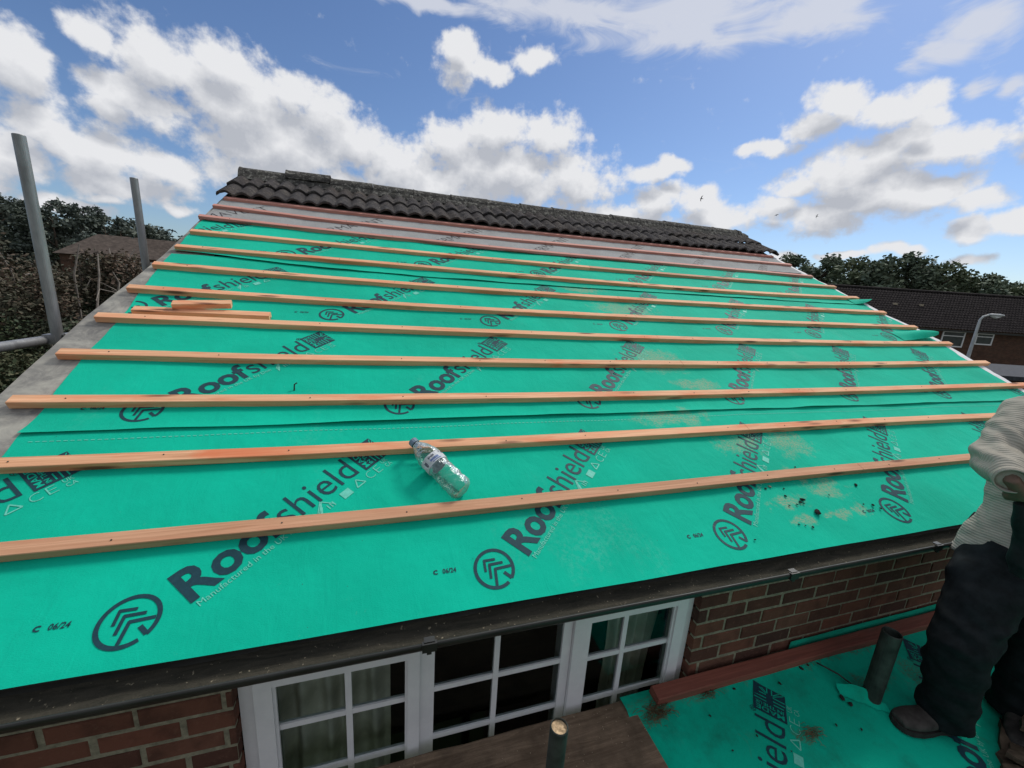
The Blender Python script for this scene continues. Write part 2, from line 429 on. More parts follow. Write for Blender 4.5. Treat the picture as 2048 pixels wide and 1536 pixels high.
class Print:
    def __init__(s): s.v = []; s.f = []; s.m = []
    def add(s, v, f, m, a=0., b=0., rot=0., z=0.):
        n = len(s.v); c, q = math.cos(rot), math.sin(rot)
        s.v += [Vector((a + p.x*c - p.y*q, b + p.x*q + p.y*c, z)) for p in v]; s.f += [[i+n for i in w] for w in f]; s.m += [m]*len(f)
    def poly(s, pts, m, z=0.):
        n = len(s.v); s.v += [Vector((x, y, z)) for x, y in pts]; s.f.append(list(range(n, n+len(pts)))); s.m.append(m)
    def bar(s, x0, y0, x1, y1, w, m, z=0.):
        d = Vector((x1-x0, y1-y0)).normalized(); q = Vector((-d.y, d.x)) * w/2
        s.poly([(x0-q.x, y0-q.y), (x1-q.x, y1-q.y), (x1+q.x, y1+q.y), (x0+q.x, y0+q.y)], m, z)
    def cut(s, step):
        bm = bmesh.new(); vs = [bm.verts.new(p) for p in s.v]; 
        for f, m in zip(s.f, s.m):
            try: fc = bm.faces.new([vs[i] for i in f]); fc.material_index = m
            except ValueError: pass
        xs_ = [p.x for p in s.v]; ys_ = [p.y for p in s.v]
        for ax, lo, hi in ((0, min(xs_), max(xs_)), (1, min(ys_), max(ys_))):
            t = math.floor(lo/step)*step + step
            while t < hi:
                co = Vector((t, 0, 0)) if ax == 0 else Vector((0, t, 0)); no = Vector((1,0,0)) if ax == 0 else Vector((0,1,0))
                bmesh.ops.bisect_plane(bm, geom=bm.verts[:]+bm.edges[:]+bm.faces[:], plane_co=co, plane_no=no); t += step
        bm.verts.index_update()
        s.v = [p.co.copy() for p in bm.verts]; s.f = [[p.index for p in f.verts] for f in bm.faces]; s.m = [f.material_index for f in bm.faces]
        bm.free(); return s
def make_print():
    p = Print(); INK, PALE, BG = 1, 2, 0
    # round tree emblem
    ro, ri, n = .076, .064, 40
    a0, a1 = R_(-82), R_(262)
    ga = [a0 + (a1-a0)*i/n for i in range(n+1)]
    for i in range(n):
        q, w = ga[i], ga[i+1]
        p.poly([(ri*math.cos(q), ri*math.sin(q)), (ro*math.cos(q), ro*math.sin(q)), (ro*math.cos(w), ro*math.sin(w)), (ri*math.cos(w), ri*math.sin(w))], INK)
    for y, w, t in ((.036,.030,.009), (.012,.038,.0095), (-.014,.046,.010)):
        p.bar(-w, y-w*.62, .002, y+.012, t, INK); p.bar(-.002, y+.012, w, y-w*.62, t, INK, .0001)
    p.bar(.010, -.070, .010, -.036, .012, INK)
    v, f = text_poly('Roof', .172, .315, .0052); p.add(v, f, INK, .118, -.076)
    v, f = text_poly('shield', .172, .325, -.0005); p.add(v, f, INK, .440, -.076)
    v, f = text_poly('®', .035); p.add(v, f, INK, .772, .035)
    v, f = text_poly('Manufactured in the UK by Don', .030, .385, 0, 2); p.add(v, f, PALE, .128, -.108)
    # flag block
    x0, y0, s = .790, -.088, .134
    p.poly([(x0,y0),(x0+s,y0),(x0+s,y0+s),(x0,y0+s)], INK)
    Z = .0006; cx_, cy_ = x0+.083, y0+.066
    for t, a, b, c, d_, sz, w in (('MADE', .030, .010, 0, 0, .030, .112), ('IN THE', .050, .012, 0, 0, .021, .080), ('UK', .050, .098, 0, 0, .021, .028)):
        v, f = text_poly(t, sz, w, .0004, 2); p.add(v, f, BG, x0+a, y0+b, R_(90), Z)
    for (ax, ay, bx, by) in ((.062,.010,.062,.050),(.078,.004,.078,.052),(.095,.004,.095,.052),(.062,.080,.062,.13),(.078,.080,.078,.13),(.095,.080,.095,.13),(.104,.056,.132,.056),(.104,.076,.132,.076)):
        p.bar(x0+ax, y0+ay, x0+bx, y0+by, .0045, BG, Z)
    for (ax, ay, bx, by) in ((.100,.080,.130,.126),(.106,.080,.132,.110),(.100,.052,.130,.008),(.106,.052,.132,.024)):
        p.bar(x0+ax, y0+ay, x0+bx, y0+by, .0035, BG, Z+.0002)
    # pale marks
    for i in range(4): p.bar(.535, -.138+.009*i, .562+.004*i, -.100+.009*i, .0035, PALE)
    p.bar(.535,-.130,.575,-.078,.004,PALE,.0001); p.bar(.575,-.078,.600,-.118,.004,PALE,.0001)
    for i in range(3): p.bar(.577+.012*i,-.128,.577+.012*i,-.106,.004,PALE)
    p.poly([(.640,-.135),(.682,-.135),(.682,-.100),(.640,-.100)], PALE)
    for q in range(3):
        a = R_(90+120*q); b = R_(210+120*q); r = .024
        p.bar(.727+r*math.cos(a), -.117+r*math.sin(a), .727+r*math.cos(b), -.117+r*math.sin(b), .005, PALE, .0001*q)
    v, f = text_poly('C', .062, .030, -.0012); p.add(v, f, PALE, .768, -.138)
    v, f = text_poly('E', .062, .026, -.0012); p.add(v, f, PALE, .812, -.138)
    v, f = text_poly('UK', .030, .030); p.add(v, f, PALE, .858, -.112)
    v, f = text_poly('CA', .030, .030); p.add(v, f, PALE, .858, -.140)
    # batch code, printed square to the roll
    for t, du, sz, w in (('c', -.218, .034, .016), ('06/24', -.185, .024, .048)):
        v, f = text_poly(t, sz, w, .0005, 2)
        c45 = math.sqrt(.5); dv = .008
        p.add(v, f, INK, (du+dv)*c45, (-du+dv)*c45, R_(-45))
    return p.cut(.05)
PR = make_print()
def place_print(mb, u0, v0, hf, pt, umin=-99, umax=99, rot=R_(45), clip=None):
    c, s = math.cos(rot), math.sin(rot); new = []
    for q in PR.v:
        u = u0 + q.x*c - q.y*s; v = v0 + q.x*s + q.y*c
        new.append((u, v, q.z))
    use = []
    for f, m in zip(PR.f, PR.m):
        uu = [new[i][0] for i in f]; vv = [new[i][1] for i in f]
        if clip and not clip(sum(uu)/len(uu), sum(vv)/len(vv)): continue
        use.append((f, m))
    ids = {}; vs = []; fs = []; ms = []
    for f, m in use:
        q = []
        for i in f:
            if i not in ids:
                ids[i] = len(vs); u, v, z_ = new[i]; vs.append(pt(u, v, hf(u, v) + .0016 + z_))
            q.append(ids[i])
        fs.append(q); ms.append(m)
    b = len(mb.v); mb.v += vs; mb.f += [[i+b for i in f] for f in fs]; mb.m += ms
ROWS = {0: [(-.705 + 1.073*k, .703) for k in range(-1, 6)],
        1: [(-1.005 + 1.066*k, 1.615) for k in range(0, 7)] + [(-1.385 + 1.05*k, 2.505) for k in range(0, 7)],
        2: [(-.75 + 1.055*k, 3.43) for k in range(-1, 6)]}
for k in range(4):
    mb = MB(); lo, hi, base, lift = SHEETS[k]
    rows = []; dv = .045; v = lo - .02
    du = .05; us = [-1.6 + du*i for i in range(int(7.4/du))]
    nv = int((hi-lo)/dv) + 1
    ts = [0, .006, .014, .025] + [dv*i for i in range(1, nv)]
    for t in ts:
        rowp = []
        for i in range(141):
            fr = i/140
            u_ = -1.5 + 7.1*fr; v_ = lo_edge(k, u_) + t
            ul = lerp(EDGE_L, v_) + .006*nz(v_*9, 2.2); ur = lerp(EDGE_R, v_) + .012*nz(v_*6, 7.1)
            if k == 3: ul -= .0; ur -= .04
            u = ul + (ur-ul)*fr; v = lo_edge(k, u) + t
            rowp.append(P(u, v, sheet_h(k, u, v)))
        rows.append(rowp)
    n = 141
    mb.add([p for r in rows for p in r], [[j*n+i, j*n+i+1, (j+1)*n+i+1, (j+1)*n+i] for j in range(len(ts)-1) for i in range(n-1)])
    if k < 3:
        for (u0, v0) in ROWS[k]:
            place_print(mb, u0, v0, lambda a, b, k=k: sheet_h(k, a, b), P, clip=lambda a, b, k=k: a > lerp(EDGE_L, b)+.012 and a < lerp(EDGE_R, b)-.02 and b > lo_edge(k, a)+.004)
        if k == 0:
            u = -1.3
            while u < 5.2:
                vv = 1.448 + .010*nz(u*1.1, 8); w = .0016
                mb.add([P(u, vv-w, sheet_h(0,u,vv)+.0016), P(u+.013, vv-w, sheet_h(0,u+.013,vv)+.0016), P(u+.013, vv+w, sheet_h(0,u+.013,vv)+.0016), P(u, vv+w, sheet_h(0,u,vv)+.0016)], [[0,1,2,3]], 2)
                u += .021
        o = mb.build('membrane_sheet', [M_mem, M_ink, M_pale])
        H(o)
    else:
        pp = Print(); vt, ft = text_poly('PERMAVENT', .16, .78, -.002)
        pp.add(vt, ft, 1); pp.cut(.05)
        keep = PR; PR = pp
        for i in range(-1, 7):
            place_print(mb, -.55 + 1.045*i, 3.92 + .02*i, lambda a, b: sheet_h(3, a, b), P, clip=lambda a, b: a > lerp(EDGE_L, b)+.02 and a < 5.35 and b > lo_edge(3, a)+.01 and b < 4.8)
        PR = keep
        o = mb.build('old_felt', [M_felt, M_grey_ink])
        tag(o, 'old grey felt strip with dark lettering below the tiles'); H(o)
for p_ in house.children:
    if p_.name.startswith('membrane_sheet') or p_.name == 'old_felt':
        p_.data.polygons.foreach_set('use_smooth', [True]*len(p_.data.polygons))

# ---- verge board and white lining strip on the right, curled flaps
vb = MB(); vs_ = [.60 + .05*i for i in range(97)]
for a in vs_:
    uo = lerp([(.6,-1.535),(2.4,-1.54),(3.26,-1.49),(4.63,-1.502),(5.4,-1.50)], a)+.003*nz(a*5,1); ui = -1.20
    vb.v += [P(uo, a, -.004), P(ui, a, -.004), P(uo, a, -.022), P(ui, a, -.022)]
nn = len(vs_)
for i in range(nn-1):
    q = 4*i; r = q+4
    vb.f += [[q, q+1, r+1, r], [q+2, q, r, r+2]]; vb.m += [0, 0]
vb.f += [[0,2,3,1]]; vb.m += [0]
H(vb.build('verge_board', M_cement))
ws = MB(); prof = []
for i in range(81):
    v = .75 + i*.05
    e = lerp(EDGE_R, v)
    w = .13 + .06*nz(v*3.3, 12.) + .03*nz(v*9, 3.)
    w = max(.012, w) * (1 if v < 3.42 else .35)
    e0_ = e - .05
    ws.v += [P(e0_, v, -.004), P(e + w*.5, v, .006 + .008*nz(v*7, 6.)), P(e + w, v, -.012 + .012*nz(v*5, 1.))]
for i in range(80):
    q = 3*i; ws.f += [[q, q+1, q+4, q+3], [q+1, q+2, q+5, q+4]]; ws.m += [0, 0]
H(ws.build('white_verge_lining', M_white, smooth=True))
def flap(u0, u1, v0, v1, lift, curl, name='membrane_flap'):
    mb = MB(); n, m_ = 22, 12
    for j in range(m_+1):
        for i in range(n+1):
            s, t = i/n, j/m_
            u = u0 + (u1-u0)*s; v = v0 + (v1-v0)*t
            pinch = 1 - .75*s**3
            v = (v0+v1)/2 + (v - (v0+v1)/2)*pinch
            h = .010 + lift*math.sin(math.pi*min(1, s*.72))*(.35+.65*math.sin(math.pi*t)) + curl*s*s*(1-t) + .004*nz(u*9, v*9, 2)
            mb.v.append(P(u, v, h))
    for j in range(m_):
        for i in range(n): q = j*(n+1)+i; mb.f.append([q, q+1, q+n+2, q+n+1]); mb.m.append(0)
    return H(mb.build(name, M_mem, smooth=True))
flap(5.05, 5.62, 2.43, 2.60, .075, .03)
flap(5.35, 5.63, 3.25, 3.37, .03, .05)

# ---- battens
BT = {'b1': [(-1.20,.938),(-1.122,.938),(-.46,.934),(.033,.933),(.669,.935),(1.158,.937),(1.61,.939),(2.431,.94),(3.654,.932),(5.5,.93)],
 'b2': [(-1.40,1.292),(-1.311,1.291),(-.881,1.285),(-.35,1.28),(.04,1.279),(.523,1.279),(1.353,1.282),(1.88,1.285),(3.118,1.29),(4.574,1.283),(5.55,1.28)],
 'b3': [(-1.455,1.642),(-1.006,1.632),(-.397,1.621),(.047,1.615),(.597,1.611),(1.542,1.609),(2.812,1.615),(3.543,1.623),(5.66,1.655)],
 'b4': [(-1.463,1.987),(-1.131,1.978),(-.678,1.962),(.055,1.953),(.671,1.945),(1.725,1.94),(3.166,1.948),(3.967,1.961),(5.68,2.006)],
 'b5': [(-1.468,2.331),(-1.258,2.327),(-.755,2.316),(.062,2.3),(1.121,2.286),(1.92,2.282),(2.659,2.283),(4.422,2.311),(5.68,2.357)],
 'b6': [(-1.464,2.676),(-1.101,2.658),(-.539,2.637),(-.256,2.628),(.819,2.609),(2.112,2.609),(2.917,2.62),(4.874,2.667),(5.62,2.688)],
 'b7': [(-1.463,3.025),(-1.202,3.011),(-.587,2.983),(-.279,2.971),(.892,2.945),(2.29,2.942),(3.192,2.952),(4.193,2.973),(5.55,3.01)],
 'b8': [(-1.444,3.348),(-.635,3.332),(-.302,3.324),(.968,3.298),(2.494,3.282),(3.442,3.289),(4.551,3.322),(5.56,3.381)],
 'b9': [(-1.451,3.674),(-.682,3.654),(-.322,3.646),(1.04,3.625),(2.695,3.624),(3.701,3.637),(4.906,3.667),(5.53,3.689)],
 'r1': [(-1.499,4.032),(-.729,3.987),(-.343,3.971),(1.113,3.946),(2.864,3.961),(5.248,3.992),(5.45,3.992)],
 'r2': [(-1.481,4.344),(-.773,4.285),(-.361,4.264),(1.182,4.246),(3.054,4.306),(5.46,4.381)],
 'r3': [(-1.463,4.601),(-.38,4.568),(1.257,4.568),(3.224,4.615),(5.40,4.678)]}
def smooth_interp(pts, u):     # Catmull-Rom through the measured points
    n = len(pts)
    i = max(0, min(n-2, next((j-1 for j, p in enumerate(pts) if p[0] >= u), n-2)))
    p0, p1, p2, p3 = pts[max(0,i-1)], pts[i], pts[i+1], pts[min(n-1,i+2)]
    t = max(0, min(1, (u-p1[0])/(p2[0]-p1[0])))
    m1 = (p2[1]-p0[1])/(p2[0]-p0[0])*(p2[0]-p1[0]); m2 = (p3[1]-p1[1])/(p3[0]-p1[0])*(p2[0]-p1[0])
    return (2*t**3-3*t*t+1)*p1[1] + (t**3-2*t*t+t)*m1 + (-2*t**3+3*t*t)*p2[1] + (t**3-t*t)*m2
def batten(key, ua, ub, mat, label=None, hb=.002, ht=.034, wd=.050):
    mb = MB(); n = max(4, int((ub-ua)/.12)); e = .0022
    sk = rnd.uniform(-.006, .006)
    for i in range(n+1):
        u = ua + (ub-ua)*i/n; vv = smooth_interp(BT[key], u) + .0015*nz(u*1.9, hash(key[1])%7 if False else ord(key[1])*1.7)
        hh = .0018*nz(u*1.3, ord(key[1])*3.1, 2.)
        sec = [(vv+e,ht+hh),(vv,ht-e+hh),(vv,hb),(vv+wd,hb),(vv+wd,ht-e+hh),(vv+wd-e,ht+hh)]
        du = sk*0
        mb.v += [P(u+du, a, b) for a, b in sec]
    for i in range(n):
        for q in range(6): mb.f.append([6*i+q, 6*i+(q+1)%6, 6*i+6+(q+1)%6, 6*i+6+q]); mb.m.append(0)
    mb.f += [[5,4,3,2,1,0], [6*n+q for q in range(6)]]; mb.m += [0, 0]
    q_ = math.ceil((ua-.05)/.45)*.45 + .08
    while q_ < ub - .04:
        vv = smooth_interp(BT[key], q_) + wd*(.35+.3*rnd.random()); c0_ = P(q_ + rnd.uniform(-.02,.02), vv, ht + .0022)
        ring_ = [c0_ + Vector((1,0,0))*math.cos(math.pi*k/3)*.0026 + SV*math.sin(math.pi*k/3)*.0026 for k in range(6)]
        b_ = len(mb.v); mb.v += ring_ + [p - NV*.006 for p in ring_]; mb.f += [[b_+k for k in range(6)]] + [[b_+k, b_+6+k, b_+6+(k+1)%6, b_+(k+1)%6] for k in range(6)]; mb.m += [1]*7
        q_ += .45 if rnd.random() < .6 else .9
    o = mb.build('batten', [mat, M_darkpipe])
    # turn faces outward whatever the winding
    bm = bmesh.new(); bm.from_mesh(o.data); bmesh.ops.recalc_face_normals(bm, faces=bm.faces); bm.to_mesh(o.data); bm.free()
    if label: tag(o, label)
    return H(o)
JT = {'b1': [2.55], 'b2': [2.03], 'b3': [2.9], 'b4': [2.0], 'b5': [2.0], 'b6': [1.98], 'b7': [1.98], 'b8': [3.1], 'b9': [1.98], 'r1': [2.6], 'r2': [1.7], 'r3': [2.9]}
for key, pts in BT.items():
    cuts = [pts[0][0]] + JT[key] + [pts[-1][0]]
    for a, b in zip(cuts, cuts[1:]):
        mt = M_wood_red if key[0] == 'r' else (M_wood_dull if key == 'b1' or (key == 'b9' and a > 1) else M_wood)
        batten(key, a + (.0012 if a > 0 else 0), b - (.0012 if b < 5 else 0), mt, 'red treated batten over the grey felt' if key[0] == 'r' else None)

# ---- remaining tile courses and ridge
def tail(u): return smooth_interp(BT['r3'], u) + .055
def tile_prof(u, c):           # double roll profile
    t = ((u + 1.53 + c*.0) / .147) % 1.0
    return .036 * max(0., math.sin(math.pi * t)) ** 1.1
tb = MB()
for c in range(2):
    nu = 560; us = [-1.53 + 7.06*i/nu for i in range(nu+1)]
    vrel = [-.0, 0., .004, .12, .25, .40]
    rows = []
    for j, vr in enumerate(vrel):
        r = []
        for i, u in enumerate(us):
            tid = int((u+1.53)/.294); jit = (math.sin(tid*12.9+c*4.1)*43.7) % 1.0
            v = tail(u) + .345*c + vr + .022*(jit-.5) + (.016*nz(tid*1.7, c) + .006*nz(u*17, c*5.) if vr < .02 else 0)
            base = .034 + .026*(1 - max(0, vr)/.40)
            h = base + tile_prof(u, c) + .010*(jit-.5) + .005*nz(u*14, v*14, 3)
            if j == 0: h -= .020 + .006*abs(nz(u*20, 3))
            r.append(P(u, v, h))
        rows.append(r)
    n = nu+1
    tb.add([p for r in rows for p in r], [[j*n+i, j*n+i+1, (j+1)*n+i+1, (j+1)*n+i] for j in range(len(vrel)-1) for i in range(nu)])
    # end faces of the course so the verge shows a thickness
    for uu in (-1.53, 5.53):
        a = [P(uu, tail(uu)+.345*c+.0, .034+.030), P(uu, tail(uu)+.345*c+.40, .036), P(uu, tail(uu)+.345*c+.40, .01), P(uu, tail(uu)+.345*c, .03)]
        tb.add(a, [[0,1,2,3]])
H(tb.build('tile_courses', M_tile, smooth=True))
mb = MB()       # mortar bedding under the ridge
n = 90
for i in range(n+1):
    u = -1.50 + 7.0*i/n; s = tail(u)-4.655
    mb.v += [P(u, 5.27+s+.02*nz(u*6,1.), .055+.015*nz(u*8,4.)), P(u, 5.32+s, .095+.012*nz(u*7,2.)), P(u, 5.42+s, .10)]
for i in range(n): mb.f += [[3*i, 3*i+3, 3*i+4, 3*i+1], [3*i+1, 3*i+4, 3*i+5, 3*i+2]]; mb.m += [0,0]
H(mb.build('ridge_mortar', M_ridge, smooth=True))
u = -1.50; i = 0
while u < 5.35:
    L = .455 if u + .455 < 5.35 else 5.40 - u
    mb = MB(); seg = 12; ring = []
    dz = rnd.uniform(-.008, .008); tilt = rnd.uniform(-.012, .012); s = tail(u + L/2) - 4.655
    if i == 1: dz += .028; tilt = .010
    for a in (0, .03, L-.03, L-.006):
        fl = .006 if a < .02 else 0
        rg = []
        for k in range(seg+1):
            th = math.pi * (k/seg) ; r_ = .118 + fl
            th = math.radians(8) + th*(164/180)
            p = P(u + a, 5.42 + s, .018 + dz + tilt*a) + Vector((0, -math.cos(th)*r_, math.sin(th)*r_*.95))
            p += Vector((0,0,.003*nz(u*5+a*9, th*3, 1)))
            rg.append(p)
        rg2 = [p + (P(u+a, 5.42+s, 0) - p).normalized()*.018 for p in rg]
        ring.append(rg + rg2[::-1])
    m_ = len(ring[0]); vs = [p for r in ring for p in r]
    mb.add(vs, [[j*m_+k, j*m_+(k+1)%m_, (j+1)*m_+(k+1)%m_, (j+1)*m_+k] for j in range(3) for k in range(m_)] + [list(range(m_)), list(range(3*m_, 4*m_))[::-1]])
    o = mb.build('ridge_tile', M_ridge, smooth=False)
    bm = bmesh.new(); bm.from_mesh(o.data); bmesh.ops.recalc_face_normals(bm, faces=bm.faces); bm.to_mesh(o.data); bm.free()
    if i == 1: tag(o, 'ridge tile standing proud of its neighbours')
    H(o); u += L; i += 1

# ---- fascia, gutter
f_ = MB(); f_.box((-1.5, 1.137, CZ-1.185), (5.5, 1.157, CZ-1.075)); f_.box((-1.5, 1.157, CZ-1.16), (5.5, HY0-.004, CZ-1.145))
H(f_.build('fascia', M_gutter))
gt = MB(); cy_, cz_, gr = 1.079, CZ-1.060, .0545; nxx = 120; rings = []
sec = [(cy_-gr-.004, cz_+.002), (cy_-gr-.006, cz_-.006), (cy_-gr-.003,cz_-.018)] + [(cy_ - (gr+.002)*math.cos(a), cz_ - (gr+.002)*math.sin(a)) for a in [R_(20+8*k) for k in range(1, 19)]] + [(cy_+gr, cz_+.012), (cy_+gr-.003, cz_+.012)] + [(cy_ - (gr-.002)*math.cos(a), cz_ - (gr-.002)*math.sin(a)) for a in [R_(172-8*k) for k in range(0, 21)]] + [(cy_-gr+.001, cz_+.003)]
m_ = len(sec)
for i in range(nxx+1):
    x = -1.56 + 7.12*i/nxx; w = .0025*nz(x*1.1, 5.)
    gt.v += [Vector((x, a, b + w)) for a, b in sec]
for i in range(nxx):
    for k in range(m_): gt.f.append([i*m_+k, i*m_+(k+1)%m_, (i+1)*m_+(k+1)%m_, (i+1)*m_+k]); gt.m.append(0)
gt.f += [list(range(m_)), [nxx*m_+k for k in range(m_)][::-1]]; gt.m += [0,0]
gutter = H(gt.build('gutter', M_gutter, smooth=True))
sl = MB(); n = 200
for i in range(n+1):
    x = -1.55 + 7.1*i/n
    for k, (yy, zz) in enumerate(((cy_-.0515, -.017), (cy_-.040,-.030), (cy_-.018,-.038), (cy_+.012,-.038), (cy_+.050,-.018))):
        sl.v.append(Vector((x, yy, cz_ + zz + .006*nz(x*5, k*1.3) + .003*nz(x*23, k*3.3))))
for i in range(n):
    for k in range(4): q = i*5+k; sl.f.append([q, q+5, q+6, q+1]); sl.m.append(0)
o = sl.build('silt', M_silt, smooth=True); o.parent = gutter; o.matrix_parent_inverse = Matrix.Identity(4)
o.matrix_parent_inverse = gutter.matrix_world.inverted() if False else Matrix.Identity(4)
for x in (.118, 1.585, 2.5, -.9, 3.6):
    b = MB()
    b.box((x-.022, cy_-gr-.010, cz_-.024), (x+.022, cy_-gr+.004, cz_+.006)); b.box((x-.008, cy_-gr-.008, cz_-.034), (x+.006, cy_-gr+.002, cz_-.022))
    b.box((x-.016, cy_-gr-.004, cz_+.005), (x+.016, cy_-gr+.016, cz_+.009))
    o = b.build('gutter_clip', M_gutter); o.parent = gutter

# ---- window
win = H(link(bpy.data.objects.new('window', None)))
def WN(o): o.parent = win; return o
wy = 1.262
def wb(mb, x0, x1, z0, z1, ya, yb): mb.box((x0, ya, CZ+z0), (x1, yb, CZ+z1))
fr = MB(); Zb, Zt = -2.34, -1.268
wb(fr, -.477, -.432, Zb, Zt, wy, wy+.06); wb(fr, 1.307, 1.352, Zb, Zt, wy, wy+.06)
wb(fr, -.432, 1.307, Zt-.03, Zt, wy+.001, wy+.06); wb(fr, -.432, 1.307, Zb, Zb+.05, wy+.001, wy+.06)
wb(fr, .112, .166, Zb+.05, Zt-.03, wy, wy+.06); wb(fr, .698, .738, Zb+.05, Zt-.03, wy, wy+.06)
wb(fr, -.49, 1.365, Zb-.03, Zb-.002, wy-.07, wy+.05)
WN(fr.build('frame', M_upvc))
for (a, b, ga, gb) in ((-.430, .110, -.375, .066), (.740, 1.305, .814, 1.250)):
    s = MB(); zt, zb = -1.300, -2.286; y0, y1 = wy-.018, wy+.03
    wb(s, a, ga, zb, zt, y0, y1); wb(s, gb, b, zb, zt, y0, y1)
    wb(s, ga, gb, -1.346, zt, y0+.001, y1); wb(s, ga, gb, zb, zb+.05, y0+.001, y1)
    for (p0, p1) in ((ga, ga+.009), (gb-.009, gb)): wb(s, p0, p1, zb+.05, -1.346, y0+.010, y0+.02)
    WN(s.build('sash', M_upvc))
for (a, b, xm, zt, zz) in ((-.375, .066, -.140, -1.346, (-1.548,-1.79,-2.03)), (.166, .698, .413, -1.298, (-1.533,-1.772,-2.02)), (.814, 1.250, 1.000, -1.346, (-1.556,-1.79,-2.03))):
    br = MB(); w = .011
    wb(br, xm-w, xm+w, -2.29, zt, wy+.002, wy+.022)
    for q in zz: wb(br, a, xm-w, q-w, q+w, wy+.004, wy+.020); wb(br, xm+w, b, q-w, q+w, wy+.004, wy+.020)
    WN(br.build('glazing_bar', M_upvc))
    WN(mk('pane', [(a, wy+.012, CZ-2.29), (b, wy+.012, CZ-2.29), (b, wy+.012, CZ+zt), (a, wy+.012, CZ+zt)], [[0,1,2,3]], M_glass))
def curtain(x0, x1, y, seed, amp=.022, slant=0.):
    mb = MB(); n = 90
    for i in range(n+1):
        t = i/n; x = x0 + (x1-x0)*t
        for j in range(9):
            zz = CZ - 1.27 - 1.1*j/8
            mb.v.append(Vector((x + .010*nz(t*8, j*.4, seed) + slant*j/8*t, y + amp*math.sin(t*34 + 1.7*nz(t*5, j*.25, seed)) + .01*nz(t*14, j*.3, seed), zz)))
    for i in range(n):
        for j in range(8): q = i*9+j; mb.f.append([q, q+1, q+10, q+9]); mb.m.append(0)
    return WN(mb.build('curtain', M_curtain, smooth=True))
curtain(-.47, .005, 1.40, 1.)
curtain(1.02, 1.34, 1.42, 5., .02, -.10)
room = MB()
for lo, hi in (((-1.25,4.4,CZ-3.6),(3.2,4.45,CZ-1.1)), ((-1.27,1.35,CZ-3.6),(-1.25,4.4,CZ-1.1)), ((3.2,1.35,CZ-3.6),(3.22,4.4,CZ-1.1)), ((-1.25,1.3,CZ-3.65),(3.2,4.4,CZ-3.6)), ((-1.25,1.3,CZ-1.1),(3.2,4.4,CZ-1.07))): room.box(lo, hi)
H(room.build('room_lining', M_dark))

# ------------------------------------------------------------------ lean-to
lean = thing('lean_to', 'low lean-to roof under dirty green membrane, against the brick wall by the window', 'lean-to roof', (2.5, .4, 0))
def LE(o): return child(o, lean)
lm = MB(); n = 70; m_ = 44
def lean_h(x, y): return .006*nz(x*2.3, y*3.1, 6.) + .0025*nz(x*8, y*9, 2.) + (.022*math.exp(-((y-1.165)/.03)**2)*(.5+.5*nz(x*2.2, 3.)))
for j in range(m_+1):
    y = 1.218 - 2.1*(j/m_)**1.35
    for i in range(n+1):
        xl = .975 + .03*(y-.96)/.26*(.6) + .008*nz(y*6, 1.)
        x = xl + (4.4-xl)*(i/n)
        lm.v.append(LP(x, y, lean_h(x, y)))
for j in range(m_):
    for i in range(n): q = j*(n+1)+i; lm.f.append([q, q+1, q+n+2, q+n+1][::-1]); lm.m.append(0)
for (x0, y0) in ((1.055, .455), (2.125, .455), (3.2, .46)):
    place_print(lm, x0, y0, lean_h, LP, clip=lambda a, b: a > 1.0 and b < 1.15)
o = lm.build('membrane_sheet', [M_mem2, M_ink, M_pale]); o.data.polygons.foreach_set('use_smooth', [True]*len(o.data.polygons)); LE(o)
up = MB(); n = 60
for i in range(n+1):
    x = 1.98 + 2.4*i/n
    up.v += [Vector((x, HY0-.006, CZ-1.757+.02)), Vector((x, HY0-.010+.003*nz(x*5,1.), CZ-1.757+.078+.006*nz(x*4,2.)))]
for i in range(n): up.f.append([2*i, 2*i+2, 2*i+3, 2*i+1]); up.m.append(0)
LE(up.build('membrane_upstand', M_mem2))
rb = MB(); n = 40
for i in range(n+1):
    x = 1.135 + 3.2*i/n; w = .002*nz(x*6, 3.)
    sec = [(1.146,.006),(1.146,.044),(1.150,.049),(1.203,.052),(1.207,.047),(1.207,.006)]
    rb.v += [LP(x, a + w, b + .0025*nz(x*9, a*30)) for a, b in sec]
for i in range(n):
    for k in range(6): rb.f.append([6*i+k, 6*i+(k+1)%6, 6*i+6+(k+1)%6, 6*i+6+k][::-1]); rb.m.append(0)
rb.f += [list(range(6)), [6*n+k for k in range(6)][::-1]]; rb.m += [0, 0]
LE(rb.build('wall_batten', M_wood_dred))
lw = MB(); lw.box((1.0, -.80, 0), (4.35, -.70, CZ-2.11)); lw.box((1.0, -.70, 0), (1.1, 1.2, CZ-2.12)); lw.box((4.25, -.70, 0), (4.35, 1.2, CZ-2.12))
LE(lw.build('wall', M_farbrick))

# vent pipe through the lean-to with torn membrane collar
def ring_pipe(mb, p0, p1, ro, ri, seg=24, m=0, depth=.12):
    p0, p1 = Vector(p0), Vector(p1); t = (p1-p0).normalized(); ref = Vector((1,0,0)); b = t.cross(ref).normalized(); a = b.cross(t)
    def rg(p, r): return [p + a*math.cos(2*math.pi*k/seg)*r + b*math.sin(2*math.pi*k/seg)*r for k in range(seg)]
    rs = [rg(p0, ro), rg(p1 - t*.003, ro), rg(p1, ro-.002), rg(p1, ri+.001), rg(p1 - t*.002, ri), rg(p1 - t*depth, ri)]
    vs = [q for r in rs for q in r]
    f = [[i*seg+k, i*seg+(k+1)%seg, (i+1)*seg+(k+1)%seg, (i+1)*seg+k] for i in range(len(rs)-1) for k in range(seg)]
    f += [list(range((len(rs)-1)*seg, len(rs)*seg))]
    mb.add(vs, f, m)
mb = MB(); ring_pipe(mb, W(2.19,.945,-1.95), W(2.19,.945,-1.412), .037, .033)
